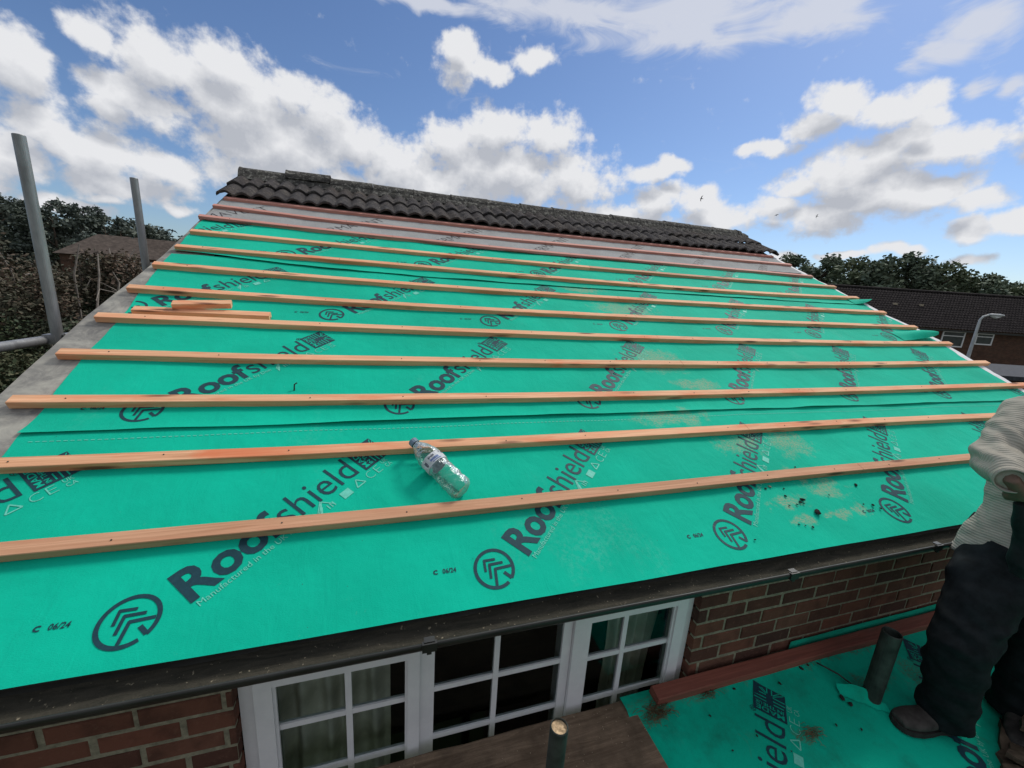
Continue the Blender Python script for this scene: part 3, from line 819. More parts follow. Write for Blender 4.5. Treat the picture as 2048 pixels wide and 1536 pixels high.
tag(mb.build('vent_pipe', M_darkpipe, smooth=False), 'dark open-topped pipe standing through the lean-to membrane beside the worker', 'pipe')
mb = MB(); n = 14
for i in range(n+1):
    t = i/n
    for j in range(7):
        q = j/6
        x = 2.055 + .165*t + .012*q*(1-t) + .006*nz(t*4, q*3, 1.); y = .995 - .125*t + .035*q + .008*nz(t*5, q*2, 6.)
        h = .004 + (.020 + .050*math.sin(math.pi*min(1., t*1.15))*(.6+.4*t))*q + .008*nz(t*6, q*4, 2)*q
        mb.v.append(LP(x, y, h))
for i in range(n):
    for j in range(6): q = i*7+j; mb.f.append([q, q+1, q+8, q+7]); mb.m.append(0)
LE(tag(mb.build('torn_flap', M_mem2, smooth=True), 'torn flap of membrane by the pipe'))
mb = MB(); mb.tube([LP(2.07,1.13,.025), LP(2.08,1.10,.035), LP(2.12,1.06,.03), LP(2.15,1.01,.02), LP(2.13,.985,.05)], .004, 6)
tag(mb.build('wire', M_darkpipe, smooth=True), 'thin dark wire running from the red timber to the pipe', 'wire')
# scaffold board at the foot of the window and the tube before it
mb = MB(); n = 60
for i in range(n+1):
    x = -1.6 + 2.63*i/n
    for (yy, zz) in ((.785,-1.80),(.785,-1.769),(.79,-1.765),(.93,-1.764),(1.07,-1.764),(1.205,-1.765),(1.211,-1.769),(1.211,-1.80)):
        mb.v.append(W(x, yy + .004*nz(x*5, yy*3), zz + .003*nz(x*9, yy*14)))
for i in range(n):
    for k in range(8): mb.f.append([8*i+k, 8*i+(k+1)%8, 8*i+8+(k+1)%8, 8*i+8+k]); mb.m.append(0)
mb.f += [list(range(8))[::-1], [8*n+k for k in range(8)]]; mb.m += [0, 0]
tag(mb.build('scaffold_board', M_board), 'wide dirty brown scaffold board lying in front of the white window', 'scaffold board')
tube = thing('scaffold_tube', 'short upright scaffold tube with a dusty end in front of the scaffold board', 'scaffold tube', W(.426,.738,-CZ))
mb = MB(); ring_pipe(mb, (.426,.738,.02), (.426,.738,CZ-1.107), .0242, .0205)
o = mb.build('tube', M_darkpipe); child(o, tube)
mb = MB()
seg = 20
mb.v = [W(.426,.738,-1.118)] + [W(.426 + .0206*math.cos(2*math.pi*k/seg), .738 + .0206*math.sin(2*math.pi*k/seg), -1.113 - .006*abs(nz(k*1.3, 2))) for k in range(seg)]
mb.f = [[0, 1+k, 1+(k+1)%seg] for k in range(seg)]; mb.m = [0]*seg
child(mb.build('sawdust_plug', M_sawdust), tube)
# poles beyond the left gable
mb = MB(); ring_pipe(mb, (-1.695,2.80,.0), (-1.695,2.80,CZ+.57), .0242, .0205)
tag(mb.build('scaffold_pole', M_galv), 'taller galvanised scaffold pole nearest the left edge of the photo', 'scaffold pole', 'scaffold poles beyond the gable')
mb = MB(); ring_pipe(mb, (-1.775,3.95,.0), (-1.775,3.95,CZ+.612), .0242, .0205)
tag(mb.build('scaffold_pole', M_galv), 'shorter-looking galvanised scaffold pole beside the roof edge, further from the viewer', 'scaffold pole', 'scaffold poles beyond the gable')
mb = MB(); mb.tube([W(-1.735,1.2,-.52), W(-1.735,2.49,-.425), W(-1.735,5.2,-.72)] if False else [W(-1.74,.8,-.43), W(-1.74,2.49,-.424), W(-1.745,3.2,-.438), W(-1.75,5.4,-.50)], .0242, 14)
tag(mb.build('guard_rail', M_galv, smooth=True), 'horizontal scaffold guard rail passing behind the left roof edge', 'guard rail')
cp = thing('scaffold_coupler', 'steel coupler clamping the guard rail to the taller pole', 'coupler', W(-1.72,2.80,-.43))
c = MB(); c.box((-1.745,2.772,CZ-.450), (-1.690,2.826,CZ-.398)); child(c.build('body', M_galv), cp)
c = MB(); c.tube([W(-1.70,2.80,-.40), W(-1.665,2.80,-.40)], .009, 6); child(c.build('bolt', M_galv), cp)

# ------------------------------------------------------------------ loose things on the roof
def loose_batten(label, u0, v0, u1, v1, h0, h1, mat):
    a, b = P(u0, v0, h0), P(u1, v1, h1); d = (b-a); L = d.length; d.normalize(); nrm = NV; side = nrm.cross(d).normalized(); up_ = d.cross(side)
    mb = MB(); e = .002
    sec = [(0+e,.032),(0,.030),(0,0),(.05,0),(.05,.030),(.048,.032)]
    for t in (0, .5, 1): mb.v += [a + d*L*t + side*p + up_*q for p, q in sec]
    for i in range(2):
        for k in range(6): mb.f.append([6*i+k, 6*i+6+k, 6*i+6+(k+1)%6, 6*i+(k+1)%6]); mb.m.append(0)
    mb.f += [list(range(6)), [12+k for k in range(6)][::-1]]; mb.m += [0,0]
    o = mb.build('batten_offcut', mat); bm = bmesh.new(); bm.from_mesh(o.data); bmesh.ops.recalc_face_normals(bm, faces=bm.faces); bm.to_mesh(o.data); bm.free()
    return tag(o, label, 'batten offcut', 'loose batten offcuts')
loose_batten('longer loose batten offcut lying on the membrane near the left roof edge', -1.34, 2.412, -.668, 2.402, .004, .004, M_wood)
loose_batten('shorter loose batten offcut resting on top of the longer offcut', -1.155, 2.435, -.875, 2.470, .037, .038, M_wood)

# bottle
bot = thing('water_bottle', 'crumpled clear plastic water bottle lying between the two lowest battens', 'bottle', P(.30,1.0,.045))
axis_a = P(.297, 1.020, .044); axis_b = P(.103, 1.300, .066); ax = (axis_b-axis_a); BL = ax.length; ax.normalize()
bx = ax.cross(NV).normalized(); bn = bx.cross(ax).normalized()
bprof = [(0,.012),(0,.030),(.006,.036),(.02,.041),(.045,.0415),(.05,.039),(.055,.0415),(.085,.0415),(.09,.039),(.095,.0415),(.125,.041),(.13,.0385),(.135,.041),(.16,.0415),(.20,.0415),(.208,.042),(.225,.0405),(.245,.036),(.265,.029),(.283,.021),(.295,.0145),(.30,.0135),(.312,.0135)]
kk = BL/.326
def bottle_pt(t, r, th, crumple=1.):
    c = crumple * (.0045*nz(math.cos(th)*1.7+t*18, math.sin(th)*1.7, t*25) + .003*nz(math.cos(th)*4, math.sin(th)*4+3, t*55))
    if t > .24: c *= max(0, (.30-t)/.06)
    rr = r*1.18 + c
    return axis_a + ax*(t*kk) + bx*math.cos(th)*rr + bn*math.sin(th)*rr*.97
def lathe(prof, seg, fn):
    v = [fn(t, r, 2*math.pi*k/seg) for t, r in prof for k in range(seg)]
    f = [[i*seg+k, i*seg+(k+1)%seg, (i+1)*seg+(k+1)%seg, (i+1)*seg+k] for i in range(len(prof)-1) for k in range(seg)]
    return v, f
def interp_prof(n):
    out = []
    for i in range(n+1):
        t = .312*i/n; out.append((t, lerp(bprof[1:], t) if t > 0 else .028))
    return [(0,.004)] + out
def bottle_mat():
    m = bpy.data.materials.new('clear_plastic'); m.use_nodes = True; nt = m.node_tree; nt.nodes.clear()
    tc = ND(nt, 'ShaderNodeTexCoord'); nn_ = ND(nt, 'ShaderNodeTexNoise', {'Vector': tc.outputs['Object'], 'Scale': 45., 'Detail': 4.})
    bp_ = ND(nt, 'ShaderNodeBump', {'Height': nn_.outputs['Fac'], 'Strength': .6, 'Distance': .012})
    fr = ND(nt, 'ShaderNodeLayerWeight', {'Blend': .22, 'Normal': bp_.outputs[0]})
    gl = ND(nt, 'ShaderNodeBsdfGlossy', {'Roughness': .2, 'Color': C(.6,.66,.66), 'Normal': bp_.outputs[0]})
    df = ND(nt, 'ShaderNodeBsdfDiffuse', {'Color': C(.55,.66,.64)})
    m0 = ND(nt, 'ShaderNodeMixShader', {'Fac': .30}); nt.links.new(gl.outputs[0], m0.inputs[1]); nt.links.new(df.outputs[0], m0.inputs[2])
    tr = ND(nt, 'ShaderNodeBsdfTransparent', {'Color': C(.80,.86,.86)})
    ad = ND(nt, 'ShaderNodeMath', {0: fr.outputs['Fresnel'], 1: .06}, operation='ADD', use_clamp=True)
    mx = ND(nt, 'ShaderNodeMixShader', {'Fac': ad.outputs[0]}); nt.links.new(tr.outputs[0], mx.inputs[1]); nt.links.new(m0.outputs[0], mx.inputs[2])
    ND(nt, 'ShaderNodeOutputMaterial', {'Surface': mx.outputs[0]}); return m
v, f = lathe(interp_prof(60), 40, bottle_pt)
child(mk('body', v, f, bottle_mat(), smooth=True), bot)
v, f = lathe([(.298,.0155),(.298,.0172),(.318,.0172),(.321,.015),(.321,.002)], 28, lambda t, r, th: bottle_pt(t, r + (.0006 if int(th*28/(2*math.pi)+.5) % 2 else 0), th, 0))
M_cap = simple('blue_grey_cap', (.16, .23, .30), .5, .4, 20, .1, 0)
child(mk('cap', v, f, M_cap), bot)
def label_mat():
    m = Mat('bottle_label', .5, .3)
    n = m.noise(60, 4); m.col(m.ramp(n, [(.35, (.50,.54,.56)), (.7, (.62,.65,.68))])); return m.m
M_label = label_mat(); M_lab_ink = simple('label_ink', (.10,.11,.14), .6, .3, 50, .3, 0); M_lab_blue = simple('label_blue', (.14,.20,.38), .6, .3, 50, .3, 0)
lb = MB()
n = 36; prof = [.153 + .045*i/6 for i in range(7)]
for t in prof:
    for k in range(n+1): lb.v.append(bottle_pt(t, .0428, 2*math.pi*k/n, .9))
for i in range(6):
    for k in range(n): q = i*(n+1)+k; lb.f.append([q, q+1, q+n+2, q+n+1]); lb.m.append(0)
def lab_patch(t0, t1, a0, a1, m, dr=.0008):
    w = 5
    b = len(lb.v)
    for j in range(w+1):
        for i in range(w+1): lb.v.append(bottle_pt(t0+(t1-t0)*j/w, .0425+dr, R_(a0+(a1-a0)*i/w), .9))
    for j in range(w):
        for i in range(w): q = b+j*(w+1)+i; lb.f.append([q, q+1, q+w+2, q+w+1]); lb.m.append(m)
lab_patch(.166,.176,78,128,2); lab_patch(.158,.163,70,120,2)
lab_patch(.176,.188,44,54,1); lab_patch(.186,.192,56,63,1); lab_patch(.162,.185,150,162,1)
for q in range(5): lab_patch(.1815+.0008*(q % 2), .1905-.0010*(q % 3), 93+7.5*q, 98.5+7.5*q, 1)      # the unreadable dark name
child(lb.build('label', [M_label, M_lab_ink, M_lab_blue], smooth=False), bot)

# crumbs of old mortar and tile
M_crumb = simple('dark_crumb', (.035,.032,.03), .95, .1, 40, .5, .5); M_crumb_l = simple('pale_crumb', (.42,.38,.30), .95, .1, 40, .3, .5)
def crumb(p, r, mat, label, cat='crumb', grp='crumbs of mortar and tile on the membrane'):
    bm = bmesh.new(); bmesh.ops.create_icosphere(bm, subdivisions=1, radius=1)
    s = rnd.random()*50; r *= .82
    for v in bm.verts:
        k = 1 + .5*nz(v.co.x*1.7+s, v.co.y*1.7, v.co.z*1.7); v.co = Vector((v.co.x*r*1.4*k, v.co.y*r*k, v.co.z*r*.7*k))
    me = bpy.data.meshes.new('mortar_crumb'); bm.to_mesh(me); bm.free(); me.materials.append(mat)
    o = link(bpy.data.objects.new('mortar_crumb', me)); o.location = p; o.rotation_euler = (RP, 0, rnd.random()*3); return tag(o, label, cat, grp)
spots = [(1.825,.907,.007),(1.989,.823,.012),(2.427,.872,.010),(1.906,.853,.007),(2.397,.744,.008),(2.421,.72,.007),(2.34,.755,.006),(1.937,.896,.005),(1.904,.677,.007),(1.963,.811,.008),(1.975,.80,.005),(1.93,.80,.006),(1.88,.80,.005),(2.18,.83,.005),(1.84,.70,.005),(1.87,.69,.004),(1.54,.66,.005),(2.14,1.02,.006)]
for (u, v, r) in spots: crumb(P(u, v, .005), r, M_crumb, 'small dark crumb of mortar lying on the dusty lower part of the membrane')
crumb(P(2.006,.747,.008), .019, M_crumb, 'largest dark lump of mortar lying below the lowest batten')
crumb(P(1.86,.915,.006), .009, M_crumb_l, 'pale chip lying just below the lowest batten')
mb = MB(); mb.tube([P(-.437,1.735,.004), P(-.435,1.75,.03), P(-.425,1.76,.032)], .0035, 6)
tag(mb.build('bent_nail', M_crumb), 'small dark bent nail standing on the membrane', 'nail')

# dirt and straw on the lean-to
M_straw = simple('dry_straw', (.13,.095,.055), .95, .1, 40, .4, 0)
mb = MB()
for (cx_, cy2, rx, ry_, n) in ((1.10,1.13,.075,.035,170), (1.40,1.14,.05,.02,40), (1.74,.905,.05,.03,60), (2.2,1.155,.5,.015,60)):
    for i in range(n):
        x = cx_ + rnd.gauss(0, rx*.5); y = cy2 + rnd.gauss(0, ry_*.5); a = rnd.gauss(-.35, .5); L = rnd.uniform(.012, .045)
        d = Vector((math.cos(a), math.sin(a), 0))*L
        mb.tube([LP(x, y, .008), LP(x+d.x*.5, y+d.y*.5, .014+rnd.random()*.01), LP(x+d.x, y+d.y, .008)], .0009, 3, cap=False)
tag(mb.build('straw', M_straw), 'dry brown moss and straw scattered on the lean-to membrane', 'straw', kind='stuff')
for i, (x, y, r) in enumerate(((1.98,1.135,.012),(2.03,1.14,.010),(2.05,.98,.014),(2.06,.95,.012),(1.80,1.10,.009),(1.55,1.13,.008),(1.35,1.06,.006),(1.5,.95,.005),(1.9,.9,.006),(1.6,.87,.004),(2.0,.86,.006),(1.35,.93,.005))):
    crumb(LP(x, y, .006), r, M_crumb, 'small dark crumb lying on the lean-to membrane', grp='crumbs of dirt on the lean-to')

# broken tiles stacked at the corner of the lean-to
M_oldtile = simple('broken_brown_tile', (.105,.078,.055), .92, .15, 22, .5, .7)
def slab(label, x, y, h, rz_, w, l, t, tilt):
    n = 10; mb = MB(); M = Matrix.Translation(LP(x, y, h)) @ Matrix.Rotation(rz_, 4, 'Z') @ Matrix.Rotation(tilt, 4, 'X')
    out = []
    for i in range(n): out.append((-w/2 + w*i/n, -l/2 + .02*nz(i*1.3, x*9)))
    for i in range(n): out.append((w/2 + .015*nz(i*1.7, y*9), -l/2 + l*i/n))
    for i in range(n): out.append((w/2 - w*i/n, l/2 + .02*nz(i*2.1, x*7)))
    for i in range(n): out.append((-w/2 + .03*nz(i*1.9, x*5), l/2 - l*i/n))
    N_ = len(out)
    def hz(a): return .016*math.sin(a/w*2*math.pi*1.5)
    mb.v = [M @ Vector((a, b, t + hz(a))) for a, b in out] + [M @ Vector((a, b, hz(a))) for a, b in out] + [M @ Vector((0,0,t+.004)), M @ Vector((0,0,0))]
    mb.f = [[k, (k+1)%N_, 2*N_] for k in range(N_)] + [[N_+(k+1)%N_, N_+k, 2*N_+1] for k in range(N_)] + [[N_+k, N_+(k+1)%N_, (k+1)%N_, k] for k in range(N_)]
    mb.m = [0]*len(mb.f)
    return tag(mb.build('roof_tile', M_oldtile), label, 'roof tile', 'old tiles stacked on the lean-to')
slab('lowest broken roof tile of the pile at the worker\'s feet', 2.66, .54, .01, R_(25), .40, .30, .022, .05)
slab('middle broken roof tile of the pile at the worker\'s feet', 2.72, .52, .05, R_(12), .40, .30, .022, -.05)
slab('topmost roof tile of the pile at the worker\'s feet', 2.86, .60, .10, R_(18), .42, .26, .022, .04)

# ------------------------------------------------------------------ the worker
def remesh(mb, name, mat, voxel, smooth_it=6, parent=None, wr=None):
    o = mb.build(name, mat)
    r = o.modifiers.new('r', 'REMESH'); r.mode = 'VOXEL'; r.voxel_size = voxel
    s = o.modifiers.new('s', 'SMOOTH'); s.factor = .5; s.iterations = smooth_it
    dg = bpy.context.evaluated_depsgraph_get(); dg.update()
    me = bpy.data.meshes.new_from_object(o.evaluated_get(dg)); o.modifiers.clear()
    old = o.data; o.data = me; bpy.data.meshes.remove(old)
    me.materials.clear(); me.materials.append(mat)
    if wr:
        ns = [v.normal.copy() for v in me.vertices]
        for v, nr in zip(me.vertices, ns): v.co += nr * wr(v.co)
    me.polygons.foreach_set('use_smooth', [True]*len(me.polygons)); me.update()
    if parent: child(o, parent)
    return o
def jw(x, y, z): return W(x, y, z)
def knit_mat():
    m = Mat('sage_knit', .95, .1)
    rib = ND(m.nt, 'ShaderNodeAttribute', attribute_name='rib').outputs['Fac']
    ph = m.math('ADD', m.math('MULTIPLY', rib, 2*math.pi/.0115), m.math('MULTIPLY', m.noise(14, 3), 5.0))
    w = m.math('ADD', m.math('MULTIPLY', m.math('SINE', ph), .5), .5); n = m.noise(10, 5, .6); y = m.noise(220, 2)
    c = m.ramp(m.math('ADD', m.math('MULTIPLY', w, .20), m.math('MULTIPLY', n, .80)), [(.25, (.30,.28,.235)), (.75, (.45,.425,.36))])
    m.col(c).bump(m.math('ADD', w, m.math('MULTIPLY', y, .6)), .4, .004); return m.m
M_knit = knit_mat()
M_trouser = simple('black_work_trousers', (.010,.0135,.015), .9, .15, 25, .4, .3)
M_skin = simple('skin', (.17,.105,.075), .6, .3, 25, .15, .1)
M_glove = simple('black_glove', (.012,.014,.015), .7, .3, 40, .3, .3)
M_shoe = simple('grey_work_shoe', (.055,.050,.046), .8, .2, 30, .4, .4)
M_sole = simple('shoe_sole', (.03,.028,.026), .8, .2, 30, .3, .2)
M_hair = simple('dark_hair', (.02,.016,.013), .8, .3, 60, .4, .3)

pel, wai, che, nec, hea = jw(2.71,.865,-1.00), jw(2.735,.885,-.84), jw(2.81,.93,-.54), jw(2.83,.925,-.30), jw(2.79,.885,-.12)
shR, elR, wrR = jw(2.665,.955,-.39), jw(2.445,.92,-.565), jw(2.275,.800,-.592)
shL, elL, wrL = jw(2.99,.86,-.42), jw(2.93,.70,-.64), jw(2.60,.66,-.70)
hiR, knR, anR = jw(2.60,.865,-1.06), jw(2.335,.795,-1.37), jw(2.40,.785,-1.745)
hiL, knL, anL = jw(2.85,.845,-1.06), jw(2.80,.735,-1.40), jw(2.83,.720,-1.77)
body = MB()
body.tube([pel, wai, che, (che+nec)/2, nec], [(.13,.10),(.125,.095),(.16,.11),(.13,.09),(.06,.06)], 16)
body.tube([nec - Vector((0,0,.03)), nec+(hea-nec)*.5, hea], [.058, .055, .06], 14)
for a, b, c in ((shR, elR, wrR), (shL, elL, wrL)):
    body.tube([che*.45 + a*.55 + Vector((0,0,.03)), a, (a+b)/2, b, (b+c)/2, c], [.06, .055, .046, .040, .036, .027], 12)
for a, b, c in ((hiR, knR, anR), (hiL, knL, anL)):
    body.tube([pel*.5+a*.5, a, (a+b)/2, b, b*.6+c*.4, c], [.09, .085, .072, .055, .052, .038], 14)
# head
def ball(mb, c, r, seg=14, rings=9, M=None):
    v = []; f = []
    for i in range(rings+1):
        th = math.pi*i/rings
        for k in range(seg):
            ph = 2*math.pi*k/seg; p = Vector((r[0]*math.sin(th)*math.cos(ph), r[1]*math.sin(th)*math.sin(ph), r[2]*math.cos(th)))
            v.append(Vector(c) + (M @ p if M else p))
    for i in range(rings):
        for k in range(seg): f.append([i*seg+k, (i+1)*seg+k, (i+1)*seg+(k+1)%seg, i*seg+(k+1)%seg])
    mb.add(v, f)
HM = Matrix.Rotation(R_(-25), 3, 'Z') @ Matrix.Rotation(R_(28), 3, 'X')
def hp(x, y, z): return hea + HM @ Vector((x, y, z))
ball(body, hp(0,0,.02), (.077,.098,.112), M=HM); ball(body, hp(0,-.035,-.055), (.056,.062,.06), M=HM)
body.tube([hp(0,-.092,.03), hp(0,-.112,-.005), hp(0,-.095,-.018)], [.010,.015,.010], 8)
for s in (-1, 1): body.tube([hp(s*.074,.01,.03), hp(s*.082,.018,.0), hp(s*.076,.008,-.03)], [.010,.013,.008], 8)
body.tube([hp(-.024,-.090,-.050), hp(0,-.097,-.048), hp(.024,-.090,-.050)], .007, 8)
# hands with five fingers closed round a dark object
def hand(mb, wr, d, up_, side_, sgn):
    d = d.normalized(); up_ = (up_ - d*up_.dot(d)).normalized(); sd = d.cross(up_)*sgn
    palm = wr + d*.05
    mb.tube([wr - d*.01, wr + d*.02, palm, wr + d*.092], [(.025,.020),(.030,.019),(.040,.018),(.038,.015)], 12)
    for k, (off, L) in enumerate(((-.029,.068),(-.010,.078),(.010,.074),(.029,.058))):
        b = wr + d*.086 + sd*off; c1 = b + d*L*.40 - up_*.010; c2 = c1 + d*L*.16 - up_*L*.34; c3 = c2 - d*L*.18 - up_*L*.22
        mb.tube([b - d*.015, b, c1, c2, c3], [.010,.0098,.0090,.0082,.0068], 8)
    b = wr + d*.030 - sd*.030; c1 = b + d*.028 - sd*.022 - up_*.012; c2 = c1 + d*.026 + sd*.004 - up_*.018
    mb.tube([wr + d*.012 - sd*.012, b, c1, c2], [.014,.0125,.0105,.008], 8)
# frame order: the tube's wide axis lies across the palm
hand(body, wrR, Vector((.115,-.02,-.15)), Vector((-.75,-.45,-.40)), None, 1)
hand(body, wrL, Vector((-.80,.10,-.35)), Vector((-.2,-.8,.4)), None, -1)
person = remesh(body, 'person', M_skin, .0075, 3)
person.location = (0,0,0)
tag(person, 'worker in sage knitted jumper and black trousers standing on the lean-to', 'person')
def PC(o): o.parent = person; return o
# jumper
def wr_knit(p):
    return .007*nz(p.x*9, p.y*9, p.z*24) + .004*nz(p.x*25, p.y*25, p.z*30)
J = MB()
hem = jw(2.655,.85,-1.075)
J.tube([hem, hem*.6+wai*.4+Vector((-.01,0,0)), wai, wai*.5+che*.5, che, (che+nec)/2, nec - Vector((0,0,.01))], [(.195,.145),(.175,.135),(.130,.120),(.150,.125),(.175,.13),(.13,.105),(.075,.075)], 22)
for a, b, c, s in ((shR, elR, wrR, 1), (shL, elL, wrL, 1)):
    e = (b - (a+c)/2).normalized()
    J.tube([che*.5 + a*.5 + Vector((0,0,.01)), a + Vector((0,0,-.01)), a*.5+b*.5, b*.85 + a*.15, b, b*.7+c*.3, b*.35+c*.65, c*.92+b*.08, c], [.105,.098,.088,.083,.082,.080,.068,.050,.046], 18)
def wr_arm(p):
    d = min((p-elR).length, (p-elL).length)
    k = math.exp(-(d/.13)**2)
    return wr_knit(p) + k*.007*math.sin((p.x*.6 + p.z*.8 - p.y*.5)*95 + 5*nz(p.x*9, p.y*9, p.z*9))
jumper = PC(remesh(J, 'jumper', M_knit, .0085, 5, None, wr_arm))
SEGS = [(hem - Vector((0,0,.2)), nec, 0.), (shR, elR, .8), (elR, wrR + (wrR-elR)*.3, .8 + (elR-shR).length), (shL, elL, .8), (elL, wrL, .8 + (elL-shL).length)]
RB = [.15, .09, .07, .09, .07]
def ribc(p):
    best = None
    for (a, b, l0), r in zip(SEGS, RB):
        d = b-a; t = max(0, min(1, (p-a).dot(d)/d.length_squared)); q = (p - (a+d*t)).length / r
        if best is None or q < best[0]: best = (q, l0 + t*d.length)
    return best[1]
ra = jumper.data.attributes.new('rib', 'FLOAT', 'POINT'); ra.data.foreach_set('value', [ribc(v.co) for v in jumper.data.vertices])
# cuff opening ring
for c, b in ((wrR, elR), (wrL, elL)):
    k = MB(); d = (c-b).normalized(); n_ = 26
    t1 = d.cross(Vector((0,0,1))).normalized(); t2 = d.cross(t1)
    pr = [(-.030,.046),(-.018,.0515),(-.004,.0525),(.008,.050),(.010,.0455),(-.02,.042)]
    k.v = [c + d*q + (t1*math.cos(2*math.pi*i/n_) + t2*math.sin(2*math.pi*i/n_))*r_ for q, r_ in pr for i in range(n_)]
    k.f = [[j*n_+i, j*n_+(i+1)%n_, (j+1)*n_+(i+1)%n_, (j+1)*n_+i] for j in range(len(pr)-1) for i in range(n_)]; k.m = [0]*len(k.f)
    o = PC(k.build('cuff', M_knit, smooth=True)); a_ = o.data.attributes.new('rib', 'FLOAT', 'POINT'); a_.data.foreach_set('value', [q*1. for q, r_ in pr for i in range(n_)])
# trousers
T = MB()
T.tube([pel + Vector((0,0,.09)), pel, pel - Vector((0,0,.08))], [(.165,.125),(.185,.14),(.17,.13)], 20)
for a, b, c, bag in ((hiR, knR, anR, 1.), (hiL, knL, anL, 1.)):
    T.tube([pel*.45+a*.55, a - Vector((0,0,.03)), (a+b)/2, b, b*.55+c*.45, c*.85+b*.15, c + Vector((.0,0,-.02))], [.135,.135,.120,.102,.098,.092,.098], 18)
T.tube([hiR + Vector((-.09,-.02,.0)), hiR + Vector((-.155,-.03,-.07)), hiR + Vector((-.15,-.03,-.20)), hiR + Vector((-.17,-.03,-.27))], [.03,.05,.055,.03], 10)
def wr_tr(p): return .010*math.sin(p.z*38 + p.x*22 + 7*nz(p.x*4, p.y*4, p.z*4))*max(0., .35+nz(p.x*4, p.y*4, p.z*3)) + .012*nz(p.x*8, p.y*8, p.z*11) + .007*nz(p.x*18, p.y*18, p.z*22) + .005*math.sin(p.z*70+6*nz(p.x*5,p.y*5,p.z*5))*max(0., nz(p.x*3, p.y*3, p.z*5)+.3)
PC(remesh(T, 'trousers', M_trouser, .010, 4, None, wr_tr))
# shoes
for an, toe in ((anR, jw(2.17,.875,-1.795)), (anL, jw(2.62,.60,-1.80))):
    gz = LP(an.x, an.y, .004).z
    heel = Vector((an.x + .06*(1 if True else 0), an.y + .02, gz)); td = Vector((toe.x - heel.x, toe.y - heel.y, 0)).normalized(); L = .30
    hl = Vector((an.x, an.y, 0)) - td*.075
    s = MB(); sd = Vector((-td.y, td.x, 0))
    def sp(t, w, z_): 
        b = hl + td*t*L; return Vector((b.x, b.y, LP(b.x, b.y, .004).z + z_)) + sd*w
    path = [(.02,.034,.07),(.12,.042,.085),(.25,.044,.105),(.40,.046,.085),(.55,.052,.062),(.72,.056,.050),(.88,.050,.042),(.97,.034,.032)]
    s.tube([sp(t, 0, h*.5+.012) for t, w, h in path], [(w, h*.55) for t, w, h in path], 16)
    s.tube([sp(.16,0,.05), Vector((an.x, an.y, an.z)) + Vector((0,0,.01)), Vector((an.x, an.y, an.z+.05))], [.050,.052,.050], 14)
    PC(remesh(s, 'shoe', M_shoe, .006, 3))
    so = MB(); prof = [(-.01,.030),(.06,.043),(.25,.044),(.40,.043),(.55,.052),(.72,.058),(.88,.052),(.97,.036),(1.01,.012)]
    top_ = [sp(t, w, .022) for t, w in prof] + [sp(t, -w, .022) for t, w in prof[::-1]]; bot_ = [sp(t, w, -.002) for t, w in prof] + [sp(t, -w, -.002) for t, w in prof[::-1]]
    N_ = len(top_); so.v = top_ + bot_; so.f = [list(range(N_)), list(range(N_, 2*N_))[::-1]] + [[N_+k, N_+(k+1)%N_, (k+1)%N_, k] for k in range(N_)]; so.m = [0]*len(so.f)
    PC(so.build('sole', M_sole))
    la = MB()
    for q in range(4): la.tube([sp(.36+.07*q, -.022, .094-.013*q), sp(.375+.07*q, 0, .104-.014*q), sp(.36+.07*q, .022, .094-.013*q)], .0035, 5)
    PC(la.build('shoelace', M_sole))
hr = MB(); ball(hr, hp(0,.012,.045), (.084,.100,.098), M=HM)
PC(remesh(hr, 'hair', M_hair, .008, 1))
for s in (-1, 1):
    k = MB(); ball(k, hp(s*.030,-.087,.022), (.012,.010,.010), 10, 6, HM); PC(k.build('eye', M_glove, smooth=True))
# the dark thing in the hands
pc = (wrR + wrL)/2 + Vector((-.03,-.06,-.10))
k = MB(); k.tube([jw(2.372,.790,-.690), jw(2.40,.775,-.76), jw(2.452,.757,-.85), jw(2.46,.758,-.955), jw(2.47,.765,-1.01)], [(.022,.022),(.034,.028),(.052,.036),(.046,.034),(.024,.02)], 14)
tag(remesh(k, 'work_glove', M_glove, .006, 2, None, lambda p: .005*nz(p.x*22, p.y*22, p.z*22)), 'black work glove bundle held at the worker\'s waist', 'glove')

# ------------------------------------------------------------------ trees
def leafy(mb_v, mb_f, tones, c, rad, n, size, rn, flat=.55):
    tm = min(.9, max(.1, rn.gauss(.5, .24)))
    for _ in range(n):
        while True:
            q = Vector((rn.uniform(-1,1), rn.uniform(-1,1), rn.uniform(-1,1)))
            if q.length <= 1: break
        q *= (.55 + .45*rn.random())
        p = c + Vector((q.x*rad[0], q.y*rad[1], q.z*rad[2]))
        a = Vector((rn.gauss(0,1), rn.gauss(0,1), rn.gauss(0,1)*flat)).normalized(); b = a.cross(Vector((rn.gauss(0,1), rn.gauss(0,1), rn.gauss(0,1)))).normalized()
        s = size*rn.uniform(.6, 1.35); i = len(mb_v)
        mb_v += [p + a*s, p + b*s*.55, p - a*s, p - b*s*.55]; mb_f.append([i, i+1, i+2, i+3])
        tones.append(min(1, max(0, tm + rn.gauss(0, .20))))
